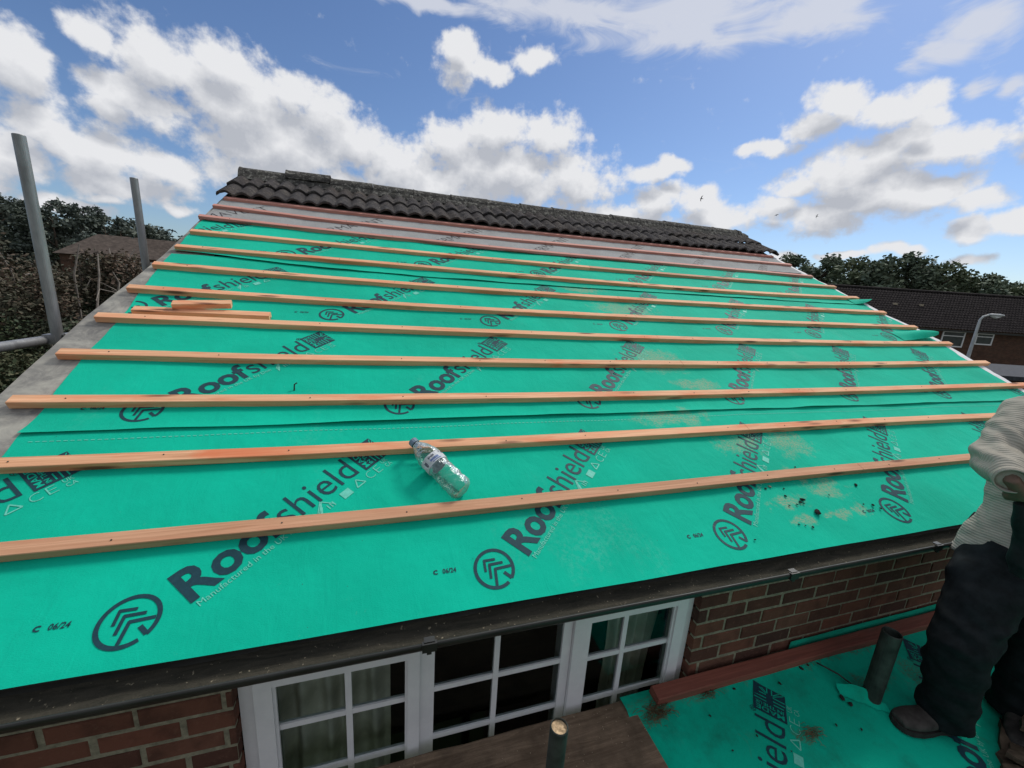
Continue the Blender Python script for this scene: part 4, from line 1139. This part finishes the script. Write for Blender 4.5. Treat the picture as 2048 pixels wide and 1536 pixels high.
def tree(name, label, x, y, z0, ht, rad, mat, seed, group, n=2600, size=.30, clumps=16, base=.25, conical=0., cat='tree'):
    rn = random.Random(seed); t = thing(name, label, cat, (x, y, z0), group)
    tr = MB(); top = Vector((rn.uniform(-.3,.3), rn.uniform(-.3,.3), ht*.8))
    tr.tube([(0,0,-.3), (top.x*.3, top.y*.3, ht*.3), (top.x*.7, top.y*.7, ht*.55), top], [ht*.026+.05, ht*.02+.03, ht*.012+.02, .03], 8)
    cl = []
    for k in range(clumps):
        a = rn.uniform(0, 2*math.pi); hz_ = base + (1-base)*((k+.5)/clumps)*.95 + rn.uniform(-.04,.04)
        prof = math.sin(math.pi*min(1, max(.06, (hz_-base)/(1-base)*.86 + .14)))**.6
        if conical: prof = prof*(1-conical) + conical*(1.05-hz_)*1.3
        rr = rad*prof*rn.uniform(.25, .78)
        c = Vector((math.cos(a)*rr, math.sin(a)*rr, ht*hz_)); cr = rad*rn.uniform(.30, .50)*(.6+.4*prof)
        c.z = min(c.z, ht - cr*.55)
        cl.append((c, cr)); 
        st = Vector((top.x*hz_*.8, top.y*hz_*.8, max(ht*.15, c.z - rr*.6 - .3))); tr.tube([st, (st+c)/2 + Vector((0,0,.15)), c], [ht*.008+.02, ht*.005+.015, .012], 5)
    o = tr.build('trunk', M_bark, t, True)
    v, f, tn = [], [], []; tot = sum(cr**2 for _, cr in cl)
    for c, cr in cl: leafy(v, f, tn, c, (cr, cr, cr*.8), max(20, int(n*cr*cr/tot)), size, rn)
    o = mk('crown', v, f, mat, t); at = o.data.attributes.new('tone', 'FLOAT', 'FACE'); at.data.foreach_set('value', tn)
    return t
def fray(px_az, d):            # plan position from a bearing in degrees and a distance
    return math.sin(R_(px_az))*d, math.cos(R_(px_az))*d
TR = [(47.5,74,13.2,5.0),(50.3,72,14.0,4.6),(53.2,70,13.3,4.4),(55.7,66,12.9,4.0),(58.0,64,13.4,4.2),(60.2,66,14.2,4.6),(62.3,68,13.6,4.2),(64.0,72,12.6,3.8),(65.6,70,13.2,4.2),(67.2,74,12.0,3.8),(68.6,76,11.2,4.0),(70.2,78,10.8,4.4),(52.0,84,13.6,5.0),(61.4,84,14.6,5.4),(66.5,86,13.4,5.4),(57.0,84,13.8,5.0),(44.5,78,12.5,5.0),(72.5,78,11.5,5)]
TLAB = ['leafy dark tree just right of the tiled ridge end', 'round-topped dark tree above the right roof slope', 'dense dark tree right of the roof slope', 'lower dark tree in the dip of the tree line', 'dark tree above the far brown roof near its ridge end', 'tallest dark tree above the far brown roof', 'dark tree right of the tallest one', 'low dark tree in the gap of the row', 'rounded dark tree above the street lamp', 'low dark tree near the right edge', 'lowest dark tree at the right edge', 'dark tree just past the right edge', 'rear tree behind the round-topped one', 'rear tree behind the tallest one', 'rear tree behind the rounded one', 'rear tree behind the dip in the tree line', 'dark tree hidden behind the tiles of the ridge end', 'dark tree beyond the right frame edge']
for i, (az, d, ht, r) in enumerate(TR):
    x, y = fray(az, d); ht *= .97 if az < 56 else (.91 if az < 63 else .83); tree('broadleaf_tree', TLAB[i], x, y, 0, ht, r, M_leaf_dark if i % 3 else M_leaf_mid, 100+i, 'trees behind the far brick building', n=6500, size=.25, clumps=30, base=.06)
TLh = [(-34.4,104,9.2,4.2,.0),(-32.4,106,9.0,4.0,.2),(-29.3,106,9.6,4.2,.1),(-27.6,108,9.4,4.0,.0),(-25.0,108,8.6,4.2,.0),(-23.3,110,7.8,4.2,.0),(-21.9,112,7.4,4.2,.0),(-20.4,112,7.,4.2,.0),(-35.5,92,8.0,3.6,.0),(-33.2,96,9.2,3.4,.5),(-31.6,98,8.6,2.6,.5),(-30.2,94,8.2,3.2,.2),(-28.4,96,9.4,3.6,.0),(-26.9,98,8.4,2.6,.5),(-25.6,94,8.2,3.0,.2),(-24.0,98,7.8,3.0,.3),(-22.6,100,6.4,3.2,.0),(-21.2,104,6.2,3.4,.0),(-19.6,104,5.6,3.6,.0),(-38,90,8.5,4.,.0)]
HLAB = ['rear hill tree at the left edge of the skyline', 'rear hill tree left of the taller pole', 'rear hill tree right of the taller pole', 'rear hill tree behind the spreading one', 'rear hill tree midway between the poles', 'rear hill tree left of the further pole', 'rear hill tree right of the further pole', 'rear hill tree by the tiled roof corner','dark rounded hill tree at the left edge', 'pointed dark hill tree left of the taller pole', 'slim pointed hill tree behind the taller pole', 'dark hill tree just right of the taller pole', 'tall spreading hill tree on the left skyline', 'pointed hill tree right of the spreading one', 'bushy hill tree midway between the poles', 'dark hill tree left of the further pole', 'low hill tree behind the further pole', 'low hill tree right of the further pole', 'low hill tree by the tiled roof corner', 'dark hill tree past the left frame edge']
for i, (az, d, ht, r, con) in enumerate(TLh):
    x, y = fray(az, d); z0 = hill(x, y) - .3
    tree('hill_tree', HLAB[i], x, y, z0, ht*1.2, r*1.15, M_leaf_far, 300+i, 'trees on the hill to the left', n=2600, size=.30, clumps=18, base=.05, conical=con)
# tangled shrubs below the gable on the left
def shrub(label, x, y, ht, r, mat, seed, n, size, twigs, z0=0.):
    rn = random.Random(seed); t = thing('shrub', label, 'shrub', (x, y, z0), 'overgrown shrubs left of the gable')
    v, f, tn = [], [], []
    for k in range(64):
        a = rn.uniform(0, 2*math.pi); q = rn.random()**.5; h = rn.uniform(.80, 1) if k % 2 else rn.uniform(.25, .85)
        cr = rn.uniform(.38, .70); c = Vector((math.cos(a)*r*q, math.sin(a)*r*q, (ht - cr*.7)*h*(1 - .12*q*q)))
        leafy(v, f, tn, c, (cr, cr, cr*.75), n//64, size, rn)
    o = mk('foliage', v, f, mat, t); at = o.data.attributes.new('tone', 'FLOAT', 'FACE'); at.data.foreach_set('value', tn)
    tw = MB()
    for k in range(twigs):
        a = rn.uniform(0, 2*math.pi); e = Vector((math.cos(a)*r*rn.uniform(.5,1.05), math.sin(a)*r*rn.uniform(.5,1.05), ht*rn.uniform(.35, 1.0))); e = Vector((e.x*1.06, e.y*1.06, e.z*1.05 + .12)); s = Vector((e.x*.45, e.y*.45, ht*.3*rn.random()))
        mid = (s+e)/2 + Vector((rn.gauss(0,.25), rn.gauss(0,.25), .15))
        e.z = min(e.z, ht*(1-.12*((e.x**2+e.y**2)/r**2)) + .15)
        tw.tube([s, mid, e*.8+mid*.2 + Vector((rn.gauss(0,.1),rn.gauss(0,.1),0)), e + Vector((rn.gauss(0,.15), rn.gauss(0,.15), rn.uniform(-.2,.1)))], [.030,.022,.016,.008], 5, cap=False)
        for _ in range(2):
            d2 = Vector((rn.gauss(0,.35), rn.gauss(0,.35), rn.uniform(-.2,.35))); b = mid*.3+e*.7
            tw.tube([b, b+d2*.6, b+d2], [.010,.007,.004], 4, cap=False)
    tw.build('branches', M_twig, t, True)
    return t
SH = [(-37.0,10.5,6.55,2.3,M_leaf_brown,52000,.030,34,'brown twiggy shrub at the far left with bare pale branches'),
      (-32.6,12.0,6.75,2.0,M_leaf_brown,52000,.034,26,'tall reddish-brown shrub behind the taller scaffold pole'),
      (-28.9,13.5,6.02,1.6,M_leaf_shrub,34000,.036,14,'olive green shrub in front of the far red roof'),
      (-24.6,15.5,5.70,2.0,M_leaf_shrub,30000,.040,8,'low green shrub under the row of far white windows'),
      (-34.0,8.2,5.5,2.0,M_leaf_shrub,42000,.026,20,'nearest dark green shrub below the guard rail'),
      (-26.6,11.0,5.55,1.1,M_leaf_orange,4000,.03,10,'small orange-tinged shrub beside the gable edge'),
      (-21.5,17.0,5.7,2.0,M_leaf_shrub,22000,.042,6,'green shrub partly hidden behind the verge board'),
      (-29.5,9.6,5.5,1.9,M_leaf_shrub,42000,.028,14,'dark shrub between the scaffold pole and the verge')]
for i, (az, d, ht, r, mat, n, size, twg, lab) in enumerate(SH):
    x, y = fray(az, d); shrub(lab, x, y, ht, r, mat, 500+i, n, size, twg)

# ------------------------------------------------------------------ far buildings
def frame_at(o, ex, ey):
    M = Matrix.Identity(4)
    M.col[0] = (*ex, 0); M.col[1] = (*ey, 0); M.col[2] = (0,0,1,0); M.col[3] = (*o, 1); return M
def local_build(mb, name, mat, parent, M):
    mb.v = [M @ v for v in mb.v]; return child(mb.build(name, mat), parent)
EX, EY = Vector((.9528,-.3035,0)), Vector((.3035,.9528,0))
o0 = Vector((36.9, 29.4, 0)); BM = frame_at(o0, EX, EY)
b2 = thing('far_brick_house', 'low brown brick building with a long dark tiled roof behind the right roof edge', 'house', tuple(o0))
w = MB(); w.box((-8,0,0), (34,8,5.0)); local_build(w, 'wall', M_farbrick, b2, BM)
def pan_roof(x0, x1, y0, zr0, y1, zr1, gauge, mat, name, par, M, step=.30, amp=.05):
    mb = MB(); L = math.hypot(y1-y0, zr1-zr0); n = int(L/gauge); nu = int((x1-x0)/(step/3))
    for j in range(n):
        for q, (t, up_) in enumerate(((j*gauge/L, .07), ((j+1)*gauge/L, .0))):
            for i in range(nu+1):
                x = x0 + (x1-x0)*i/nu
                mb.v.append(Vector((x, y0+(y1-y0)*t, zr0+(zr1-zr0)*t + up_ + amp*(.5+.5*math.cos(2*math.pi*i/3)))))
    m1 = nu+1
    for j in range(2*n-1):
        for i in range(nu): q = j*m1+i; mb.f.append([q, q+1, q+m1+1, q+m1]); mb.m.append(0)
    local_build(mb, name, mat, par, M)
pan_roof(-8.4, 34.4, -.45, 4.86, 4.0, 8.35, .36, M_fartile, 'roof', b2, BM, amp=.10)
w = MB(); w.add([(-8.4,4,8.33),(34.4,4,8.33),(34.4,8.5,4.9),(-8.4,8.5,4.9)], [[0,1,2,3]]); w.tube([(-8.4,4.0,8.40),(34.4,4.0,8.40)], .13, 8); local_build(w, 'ridge', M_fartile, b2, BM)
w = MB(); w.box((-8.4,-.56,4.70),(34.4,-.44,4.86)); local_build(w, 'gutter', M_gutter, b2, BM)
M_chip = simple('pale_new_tile', (.42,.36,.27), .9, .1, 6, .2, 0)
for (x, t) in ((10.6,.55),(13.2,.56),(6.4,.42)):
    w = MB(); yy = -.45+4.45*t; zz = 4.86+3.49*t; w.box((x,yy-.1,zz+.06),(x+.34,yy+.12,zz+.24)); local_build(w, 'replacement_tile', M_chip, b2, BM)
M_paneglass = simple('far_window_glass', (.05,.06,.065), .15, .6, 2, .3, 0)
for (x, z0, ww, hh) in ((14.15,3.25,2.15,1.5),(17.35,3.62,1.65,1.1),(3.5,3.05,1.75,1.4),(24.5,3.25,2.1,1.5)):
    e = link(bpy.data.objects.new('window', None)); child(e, b2)
    w = MB(); f_ = .11
    w.box((x,-.06,z0),(x+ww,.05,z0+f_)); w.box((x,-.06,z0+hh-f_),(x+ww,.05,z0+hh)); w.box((x,-.06,z0+f_),(x+f_,.05,z0+hh-f_)); w.box((x+ww-f_,-.06,z0+f_),(x+ww,.05,z0+hh-f_))
    if ww > 1.6: w.box((x+f_,-.055,z0+hh*.66),(x+ww-f_,.05,z0+hh*.66+.08))
    w.v = [BM @ v for v in w.v]; o = w.build('frame', M_upvc); o.parent = e; o.matrix_parent_inverse = Matrix.Identity(4); o.matrix_parent_inverse = Matrix.Translation(b2.location).inverted() @ Matrix.Identity(4) if False else Matrix.Identity(4)
    w = MB(); w.box((x+f_,-.02,z0+f_),(x+ww-f_,.0,z0+hh-f_)); w.v = [BM @ v for v in w.v]; o = w.build('pane', M_paneglass); o.parent = e
w = MB(); w.tube([BM @ Vector((-.3,3.4,7.9)), BM @ Vector((-.3,3.4,9.4))], .22, 10)
child(w.build('flue', M_lamp), b2)
# street lamp
lx, ly = 30.35, 13.75
la = thing('street_lamp', 'grey street lamp with a short arm in front of the far brick building', 'street lamp', (lx, ly, 0))
w = MB(); w.tube([(lx,ly,0),(lx,ly,4.2),(lx,ly,6.0),(lx+.10,ly-.05,6.18),(lx+.35,ly-.15,6.27)], [.10,.08,.055,.05,.045], 10); child(w.build('post', M_lamp, smooth=True), la)
w = MB(); d_ = Vector((.92,-.38,0)); p0 = Vector((lx+.30,ly-.13,6.28)); w.tube([p0, p0+d_*.15, p0+d_*.55, p0+d_*.75], [(.06,.05),(.13,.07),(.13,.07),(.05,.04)], 12); child(w.build('lamp_head', M_lamp, smooth=True), la)
w = MB(); w.tube([p0+d_*.12+Vector((0,0,-.05)), p0+d_*.38+Vector((0,0,-.12)), p0+d_*.62+Vector((0,0,-.05))], [(.06,.04),(.12,.07),(.06,.04)], 10); child(w.build('lamp_bowl', M_lampgl, smooth=True), la)
# garage roof low on the right
ga = thing('garage', 'low flat-roofed dark garage beyond the right roof edge', 'garage', (30, 13, 0))
GM = frame_at(Vector((28.6, 12.6, 0)), EX, EY)
w = MB(); w.box((-2,0,0),(9,5,3.1)); local_build(w, 'wall', M_farbrick, ga, GM)
w = MB(); w.box((-2.2,-.25,3.1),(9.2,5.2,3.32)); local_build(w, 'roof', M_fence, ga, GM)
# house on the hill to the left
HXd, HYd = Vector((.92,.39,0)), Vector((-.39,.92,0))
x, y = fray(-28.6, 60); z0 = hill(x, y); HM2 = frame_at(Vector((x, y, z0)), HXd, HYd)
h2 = thing('hill_house', 'hip-roofed house with a faded red-brown roof and white windows on the left hillside', 'house', (x, y, z0))
E0 = CZ + .55 - z0; R0 = CZ + 2.75 - z0
w = MB(); w.box((-1.6,0,0),(6.5,7,E0)); local_build(w, 'wall', M_farbrick, h2, HM2)
w = MB(); w.add([(-2.0,-.4,E0-.05),(6.9,-.4,E0-.05),(6.9,7.4,E0-.05),(-2.0,7.4,E0-.05),(1.0,3.5,R0),(3.6,3.5,R0)], [[0,1,5,4],[1,2,5],[2,3,4,5],[3,0,4]]); local_build(w, 'roof', M_farred, h2, HM2)
for x_ in (.2, 1.9, 3.5, 5.0):
    e = link(bpy.data.objects.new('window', None)); child(e, h2)
    w = MB(); zt = E0-.35; zb = E0-1.35; ww = 1.25
    w.box((x_,-.08,zb),(x_+ww,.02,zb+.12)); w.box((x_,-.08,zt-.1),(x_+ww,.02,zt)); w.box((x_,-.08,zb+.12),(x_+.12,.02,zt-.1)); w.box((x_+ww-.12,-.08,zb+.12),(x_+ww,.02,zt-.1)); w.box((x_+ww*.45,-.08,zb+.12),(x_+ww*.45+.1,.02,zt-.1))
    w.v = [HM2 @ v for v in w.v]; o = w.build('frame', M_upvc); o.parent = e
    w = MB(); w.box((x_+.12,-.03,zb+.12),(x_+ww-.12,.0,zt-.1)); w.v = [HM2 @ v for v in w.v]; o = w.build('pane', M_paneglass); o.parent = e
x, y = fray(-22.4, 70); z0 = hill(x, y); HM3 = frame_at(Vector((x, y, z0)), HXd, HYd)
h3 = thing('hill_house', 'second brown-roofed house further along the left hillside, beside the further pole', 'house', (x, y, z0))
E0 = CZ + .2 - z0; R0 = CZ + 3.2 - z0
w = MB(); w.box((-5,0,0),(6,7,E0)); local_build(w, 'wall', M_farbrick, h3, HM3)
w = MB(); w.add([(-5.4,-.4,E0-.05),(6.4,-.4,E0-.05),(6.4,7.4,E0-.05),(-5.4,7.4,E0-.05),(-3.0,3.5,R0),(3.0,3.5,R0)], [[0,1,5,4],[1,2,5],[2,3,4,5],[3,0,4]]); local_build(w, 'roof', M_farred, h3, HM3)

# birds
M_bird = simple('dark_feather', (.02,.02,.022), .8, .2, 20, .2, 0)
def bird(label, ray, dist, roll, span):
    c = W(*(Vector(ray).normalized()*dist)); rt = Vector((ray[1], -ray[0], 0)).normalized(); up_ = Vector((0,0,1)); f_ = rt.cross(up_)
    a = rt*math.cos(roll) + up_*math.sin(roll); b = -rt*math.sin(roll) + up_*math.cos(roll)
    mb = MB(); mb.tube([c + b*span*.22, c + b*span*.08, c - b*span*.12, c - b*span*.30], [.01, span*.055, span*.05, .008], 8)
    for s in (-1, 1):
        q = [c + b*span*.10 + a*s*span*.03, c + b*span*.12 + a*s*span*.25 + f_*.03, c - b*span*.10 + a*s*span*.5 + f_*.06, c + b*span*.0 + a*s*span*.22, c - b*span*.02 + a*s*span*.03]
        t = f_*.012; mb.add([p + t for p in q] + [p - t for p in q], [[0,1,2,3,4],[9,8,7,6,5]] + [[k, 5+k, 5+(k+1)%5, (k+1)%5] for k in range(5)])
    return tag(mb.build('swift', M_bird), label, 'bird', 'swifts in the sky')
bird('dark swift highest in the sky above the ridge end', (.825,1,.27), 42, R_(80), .56)
bird('small dark swift left of the pair before the grey cloud', (1.097,1,.257), 60, R_(20), .45)
bird('small dark swift right of the pair before the grey cloud', (1.254,1,.271), 55, R_(75), .45)
bird('swift flying low over the left skyline beside the roof corner', (-.399,1,.066), 30, R_(-15), .50)

# ------------------------------------------------------------------ sky
SUN_AZ, SUN_EL = R_(62), R_(48)
world = bpy.data.worlds.new('World'); sc.world = world; world.use_nodes = True
nt = world.node_tree; nt.nodes.clear()
BLOBS = [(-0.363,0.318,0.091,0.055),(-0.277,0.342,0.07,0.046),(-0.413,0.263,0.059,0.05),(-0.26,0.281,0.13,0.086),(-0.167,0.317,0.071,0.051),(-0.124,0.298,0.084,0.062),(-0.198,0.23,0.167,0.068),(-0.05,0.26,0.109,0.053),(0.031,0.234,0.116,0.061),(-0.12,0.176,0.247,0.052),(0.234,0.315,0.121,0.049),(0.137,0.292,0.087,0.045),(0.35,0.317,0.082,0.049),(0.25,0.246,0.221,0.077),(0.42,0.235,0.1,0.059),(0.106,0.204,0.153,0.059),(0.569,0.253,0.068,0.019),(0.628,0.264,0.03,0.014),(0.597,0.203,0.062,0.035),(0.687,0.205,0.058,0.031),(0.731,0.172,0.085,0.037),(-0.516,0.193,0.06,0.038),(-0.471,0.171,0.072,0.044),(-0.542,0.146,0.057,0.045),(-0.399,0.161,0.095,0.036),(-0.447,0.125,0.107,0.027),(-0.535,0.261,0.041,0.053),(-0.458,0.329,0.036,0.024),(-0.431,0.234,0.038,0.02),(-0.515,0.08,0.072,0.015),(-0.462,0.102,0.037,0.011),(-0.365,0.101,0.036,0.01),(0.153,0.427,0.05,0.045),(0.222,0.424,0.059,0.025),(0.306,0.443,0.055,0.027),(0.152,0.459,0.033,0.023),(0.895,0.342,0.06,0.031),(0.966,0.327,0.074,0.03),(0.857,0.317,0.049,0.028),(1.022,0.298,0.043,0.021),(0.805,0.288,0.061,0.02),(0.756,0.284,0.029,0.014),(0.993,0.264,0.105,0.038),(0.934,0.231,0.102,0.041),(1.065,0.26,0.081,0.03),(0.976,0.196,0.11,0.049),(0.862,0.214,0.053,0.026),(0.834,0.188,0.063,0.027),(0.903,0.165,0.101,0.035),(1.044,0.199,0.055,0.032),(1.105,0.179,0.049,0.019),(1.108,0.141,0.038,0.02),(1.148,0.147,0.035,0.022),(1.113,0.096,0.038,0.013),(1.021,0.107,0.039,0.01),(0.953,0.103,0.044,0.009),(0.851,0.099,0.034,0.01),(1.151,0.27,0.038,0.052),(0.528,0.162,0.13,0.041),(-0.616,0.096,0.066,0.04),(1.221,0.154,0.062,0.026),
 (-1.1,.3,.2,.1),(-1.6,.25,.25,.12),(1.6,.35,.25,.12),(2.1,.3,.3,.12),(2.7,.4,.3,.12),(-2.3,.35,.3,.12),(-2.8,.25,.25,.1)]
WISPS = [(0.335,0.518,0.224,0.032),(0.636,0.495,0.238,0.050),(0.821,0.475,0.157,0.034),(0.595,0.468,0.144,0.030),(0.08,0.503,0.158,0.012),(1.05,0.407,0.058,0.034),(1.023,0.388,0.046,0.022),(1.069,0.334,0.026,0.020),(1.108,0.326,0.022,0.02),(.75,.60,.4,.07),(1.3,.45,.12,.05)]
grp = bpy.data.node_groups.new('cloud_field', 'ShaderNodeTree')
grp.interface.new_socket('Vector', in_out='INPUT', socket_type='NodeSocketVector'); grp.interface.new_socket('Density', in_out='OUTPUT', socket_type='NodeSocketFloat'); grp.interface.new_socket('Wisp', in_out='OUTPUT', socket_type='NodeSocketFloat'); grp.interface.new_socket('Body', in_out='OUTPUT', socket_type='NodeSocketFloat')
gi = grp.nodes.new('NodeGroupInput'); go = grp.nodes.new('NodeGroupOutput')
def GM_(op, a, b=0., **k):
    n = ND(grp, 'ShaderNodeMath', operation=op, **k)
    for i, v in ((0, a), (1, b)):
        if isinstance(v, bpy.types.NodeSocket): grp.links.new(v, n.inputs[i])
        else: n.inputs[i].default_value = v
    return n.outputs[0]
pv = gi.outputs['Vector']
wn = ND(grp, 'ShaderNodeTexNoise', {'Vector': pv, 'Scale': 11., 'Detail': 2.}, noise_dimensions='2D')
wo = ND(grp, 'ShaderNodeVectorMath', {0: wn.outputs['Color'], 1: (.5,.5,.5)}, operation='SUBTRACT')
wsn = ND(grp, 'ShaderNodeVectorMath', {0: wo.outputs[0], 1: (.055,.040,0)}, operation='MULTIPLY')
pw = ND(grp, 'ShaderNodeVectorMath', {0: pv, 1: wsn.outputs[0]}, operation='ADD').outputs[0]
sp_ = ND(grp, 'ShaderNodeSeparateXYZ', {0: pw})
def MAD(a, b, c): return ND(grp, 'ShaderNodeMath', {0: a, 1: b, 2: c}, operation='MULTIPLY_ADD').outputs[0]
def blobs(lst, k):             # union of soft ellipses: 1 at a centre, 0 from an edge on
    acc = None
    for (a, e, rx, ry_) in lst:
        dx = MAD(sp_.outputs[0], 1/(rx*k), -a/(rx*k)); dy = MAD(sp_.outputs[1], 1/(ry_*k), -e/(ry_*k))
        r2 = MAD(dx, dx, GM_('MULTIPLY', dy, dy))
        acc = r2 if acc is None else GM_('MINIMUM', acc, r2)
    return GM_('MAXIMUM', GM_('SUBTRACT', 1., GM_('SQRT', acc)), 0.)
bl = blobs(BLOBS, 1.40)
sq = ND(grp, 'ShaderNodeVectorMath', {0: pv, 1: (1, 1.15, 1)}, operation='MULTIPLY').outputs[0]
v1 = ND(grp, 'ShaderNodeTexVoronoi', {'Vector': sq, 'Scale': 17., 'Detail': 3.0, 'Roughness': .52, 'Smoothness': .45}, feature='SMOOTH_F1', normalize=True, voronoi_dimensions='2D').outputs['Distance']
f1 = ND(grp, 'ShaderNodeTexNoise', {'Vector': sq, 'Scale': 24., 'Detail': 8., 'Roughness': .62}, noise_dimensions='2D').outputs['Fac']
dn = GM_('ADD', GM_('MULTIPLY', bl, 1.35), GM_('MULTIPLY', GM_('SUBTRACT', .36, v1), .95))
dn = GM_('ADD', dn, GM_('MULTIPLY', GM_('SUBTRACT', f1, .5), 1.25))
dn = GM_('SUBTRACT', dn, .40)
grp.links.new(dn, go.inputs['Density'])
f3 = ND(grp, 'ShaderNodeTexNoise', {'Vector': sq, 'Scale': 9., 'Detail': 3., 'Roughness': .5}, noise_dimensions='2D').outputs['Fac']
grp.links.new(GM_('ADD', GM_('MULTIPLY', bl, 1.25), GM_('SUBTRACT', GM_('MULTIPLY', GM_('SUBTRACT', f3, .5), .55), .10)), go.inputs['Body'])
st = ND(grp, 'ShaderNodeMapping', {'Vector': pv, 'Rotation': (0,0,R_(28)), 'Scale': (7, 22, 1)}).outputs[0]
f2 = ND(grp, 'ShaderNodeTexNoise', {'Vector': st, 'Scale': 1., 'Detail': 7., 'Roughness': .62, 'Distortion': .5}, noise_dimensions='2D').outputs['Fac']
wl = blobs(WISPS, 1.5)
wd_ = GM_('SUBTRACT', GM_('ADD', GM_('MULTIPLY', wl, 1.25), GM_('MULTIPLY', GM_('SUBTRACT', f2, .5), 1.7)), .22)
grp.links.new(wd_, go.inputs['Wisp'])
tc = ND(nt, 'ShaderNodeTexCoord').outputs['Generated']
sx = ND(nt, 'ShaderNodeSeparateXYZ', {0: tc})
def WM(op, a, b=0., **k):
    n = ND(nt, 'ShaderNodeMath', operation=op, **k)
    for i, v in ((0, a), (1, b)):
        if isinstance(v, bpy.types.NodeSocket): nt.links.new(v, n.inputs[i])
        else: n.inputs[i].default_value = v
    return n.outputs[0]
az = WM('ARCTAN2', sx.outputs[0], sx.outputs[1]); el = WM('ARCSINE', sx.outputs[2])
pvec = ND(nt, 'ShaderNodeCombineXYZ', {0: az, 1: el}).outputs[0]
def cloud(off):
    g = nt.nodes.new('ShaderNodeGroup'); g.node_tree = grp
    v = ND(nt, 'ShaderNodeVectorMath', {0: pvec, 1: off}, operation='ADD').outputs[0] if off else pvec
    nt.links.new(v, g.inputs[0]); return g
g0, g1 = cloud(None), cloud((.010,.042,0))
def WR(v, a, b, c=0., d=1., it='SMOOTHSTEP'):
    return ND(nt, 'ShaderNodeMapRange', {'Value': v, 'From Min': a, 'From Max': b, 'To Min': c, 'To Max': d}, interpolation_type=it).outputs[0]
D0 = g0.outputs['Density']
alpha = WR(D0, -.12, .50)
c0 = WM('MAXIMUM', WM('MINIMUM', D0, 1.5), 0.); c1 = WM('MAXIMUM', WM('MINIMUM', g1.outputs['Density'], 1.5), 0.)
near = WM('SUBTRACT', c0, c1); thick = WM('MAXIMUM', g1.outputs['Body'], 0.)
lit = WM('ADD', WM('SUBTRACT', 1.0, WM('MULTIPLY', thick, .86)), WM('MULTIPLY', near, .70))
lit = WR(lit, .0, 1.0, 0, 1, 'LINEAR')
def WMIX(f, a, b):
    n = ND(nt, 'ShaderNodeMix', data_type='RGBA')
    for k, v in ((0, f), (6, a), (7, b)):
        if isinstance(v, bpy.types.NodeSocket): nt.links.new(v, n.inputs[k])
        else: n.inputs[k].default_value = v
    return n.outputs[2]
CS = 7.2
sky = ND(nt, 'ShaderNodeTexSky', sky_type='NISHITA', sun_disc=False, sun_elevation=SUN_EL, sun_rotation=SUN_AZ, air_density=1.0, dust_density=.5, ozone_density=2.2, altitude=50)
ccol = WMIX(lit, C(.60*CS,.63*CS,.70*CS), C(1.02*CS,1.03*CS,1.06*CS))
tint = ND(nt, 'ShaderNodeMix', data_type='RGBA', blend_type='MULTIPLY', clamp_result=False); tint.inputs[0].default_value = 1.0; nt.links.new(sky.outputs[0], tint.inputs[6]); tint.inputs[7].default_value = C(.72, .82, .98)
skyc = tint.outputs[2]
wa = WR(g0.outputs['Wisp'], .0, .75, 0, .85)
s1 = WMIX(wa, skyc, C(.86*CS,.89*CS,.98*CS))
s2 = WMIX(alpha, s1, ccol)
# added unseen cloud sheet above the frame, brighter ahead, to light the roof
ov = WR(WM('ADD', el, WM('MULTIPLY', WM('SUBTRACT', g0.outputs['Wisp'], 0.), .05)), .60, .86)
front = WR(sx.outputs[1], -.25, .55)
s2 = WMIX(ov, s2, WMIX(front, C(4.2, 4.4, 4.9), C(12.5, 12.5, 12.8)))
back = WR(sx.outputs[1], -.05, -.35)      # added unseen grey cloud behind the viewer, keeps wall and lean-to dark
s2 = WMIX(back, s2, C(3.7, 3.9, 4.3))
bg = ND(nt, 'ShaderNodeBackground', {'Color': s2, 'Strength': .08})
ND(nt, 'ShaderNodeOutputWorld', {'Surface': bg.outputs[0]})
world.cycles.sampling_method = 'NONE'

sd = bpy.data.lights.new('sun', 'SUN'); sd.energy = 1.5; sd.angle = R_(12); sd.color = (1, .95, .87)
so = link(bpy.data.objects.new('sun', sd))
svec = Vector((math.sin(SUN_AZ)*math.cos(SUN_EL), math.cos(SUN_AZ)*math.cos(SUN_EL), math.sin(SUN_EL)))
so.rotation_euler = svec.to_track_quat('Z', 'Y').to_euler()
so.location = (0, 0, 30)

# ------------------------------------------------------------------ camera
cd = bpy.data.cameras.new('camera'); cd.sensor_width = 36; cd.lens = 812/2048*36; cd.clip_start = .05; cd.clip_end = 5000
cam = link(bpy.data.objects.new('camera', cd))
fwd = Vector((.29479233, .92753204, -.22974288)); upv = Vector((.00726089, .2382459, .97117772)); rt = fwd.cross(upv).normalized(); upv = rt.cross(fwd)
Mx = Matrix((rt, upv, -fwd)).transposed().to_4x4(); Mx.translation = Vector((0, 0, CZ)); cam.matrix_world = Mx
sc.camera = cam
sc.cycles.max_bounces = 6; sc.cycles.diffuse_bounces = 3; sc.cycles.glossy_bounces = 3; sc.cycles.transparent_max_bounces = 8
sc.view_settings.view_transform = 'Standard'; sc.view_settings.look = 'None'; sc.view_settings.exposure = 0.45; sc.view_settings.gamma = 1
sc.render.resolution_x = 1024; sc.render.resolution_y = 768
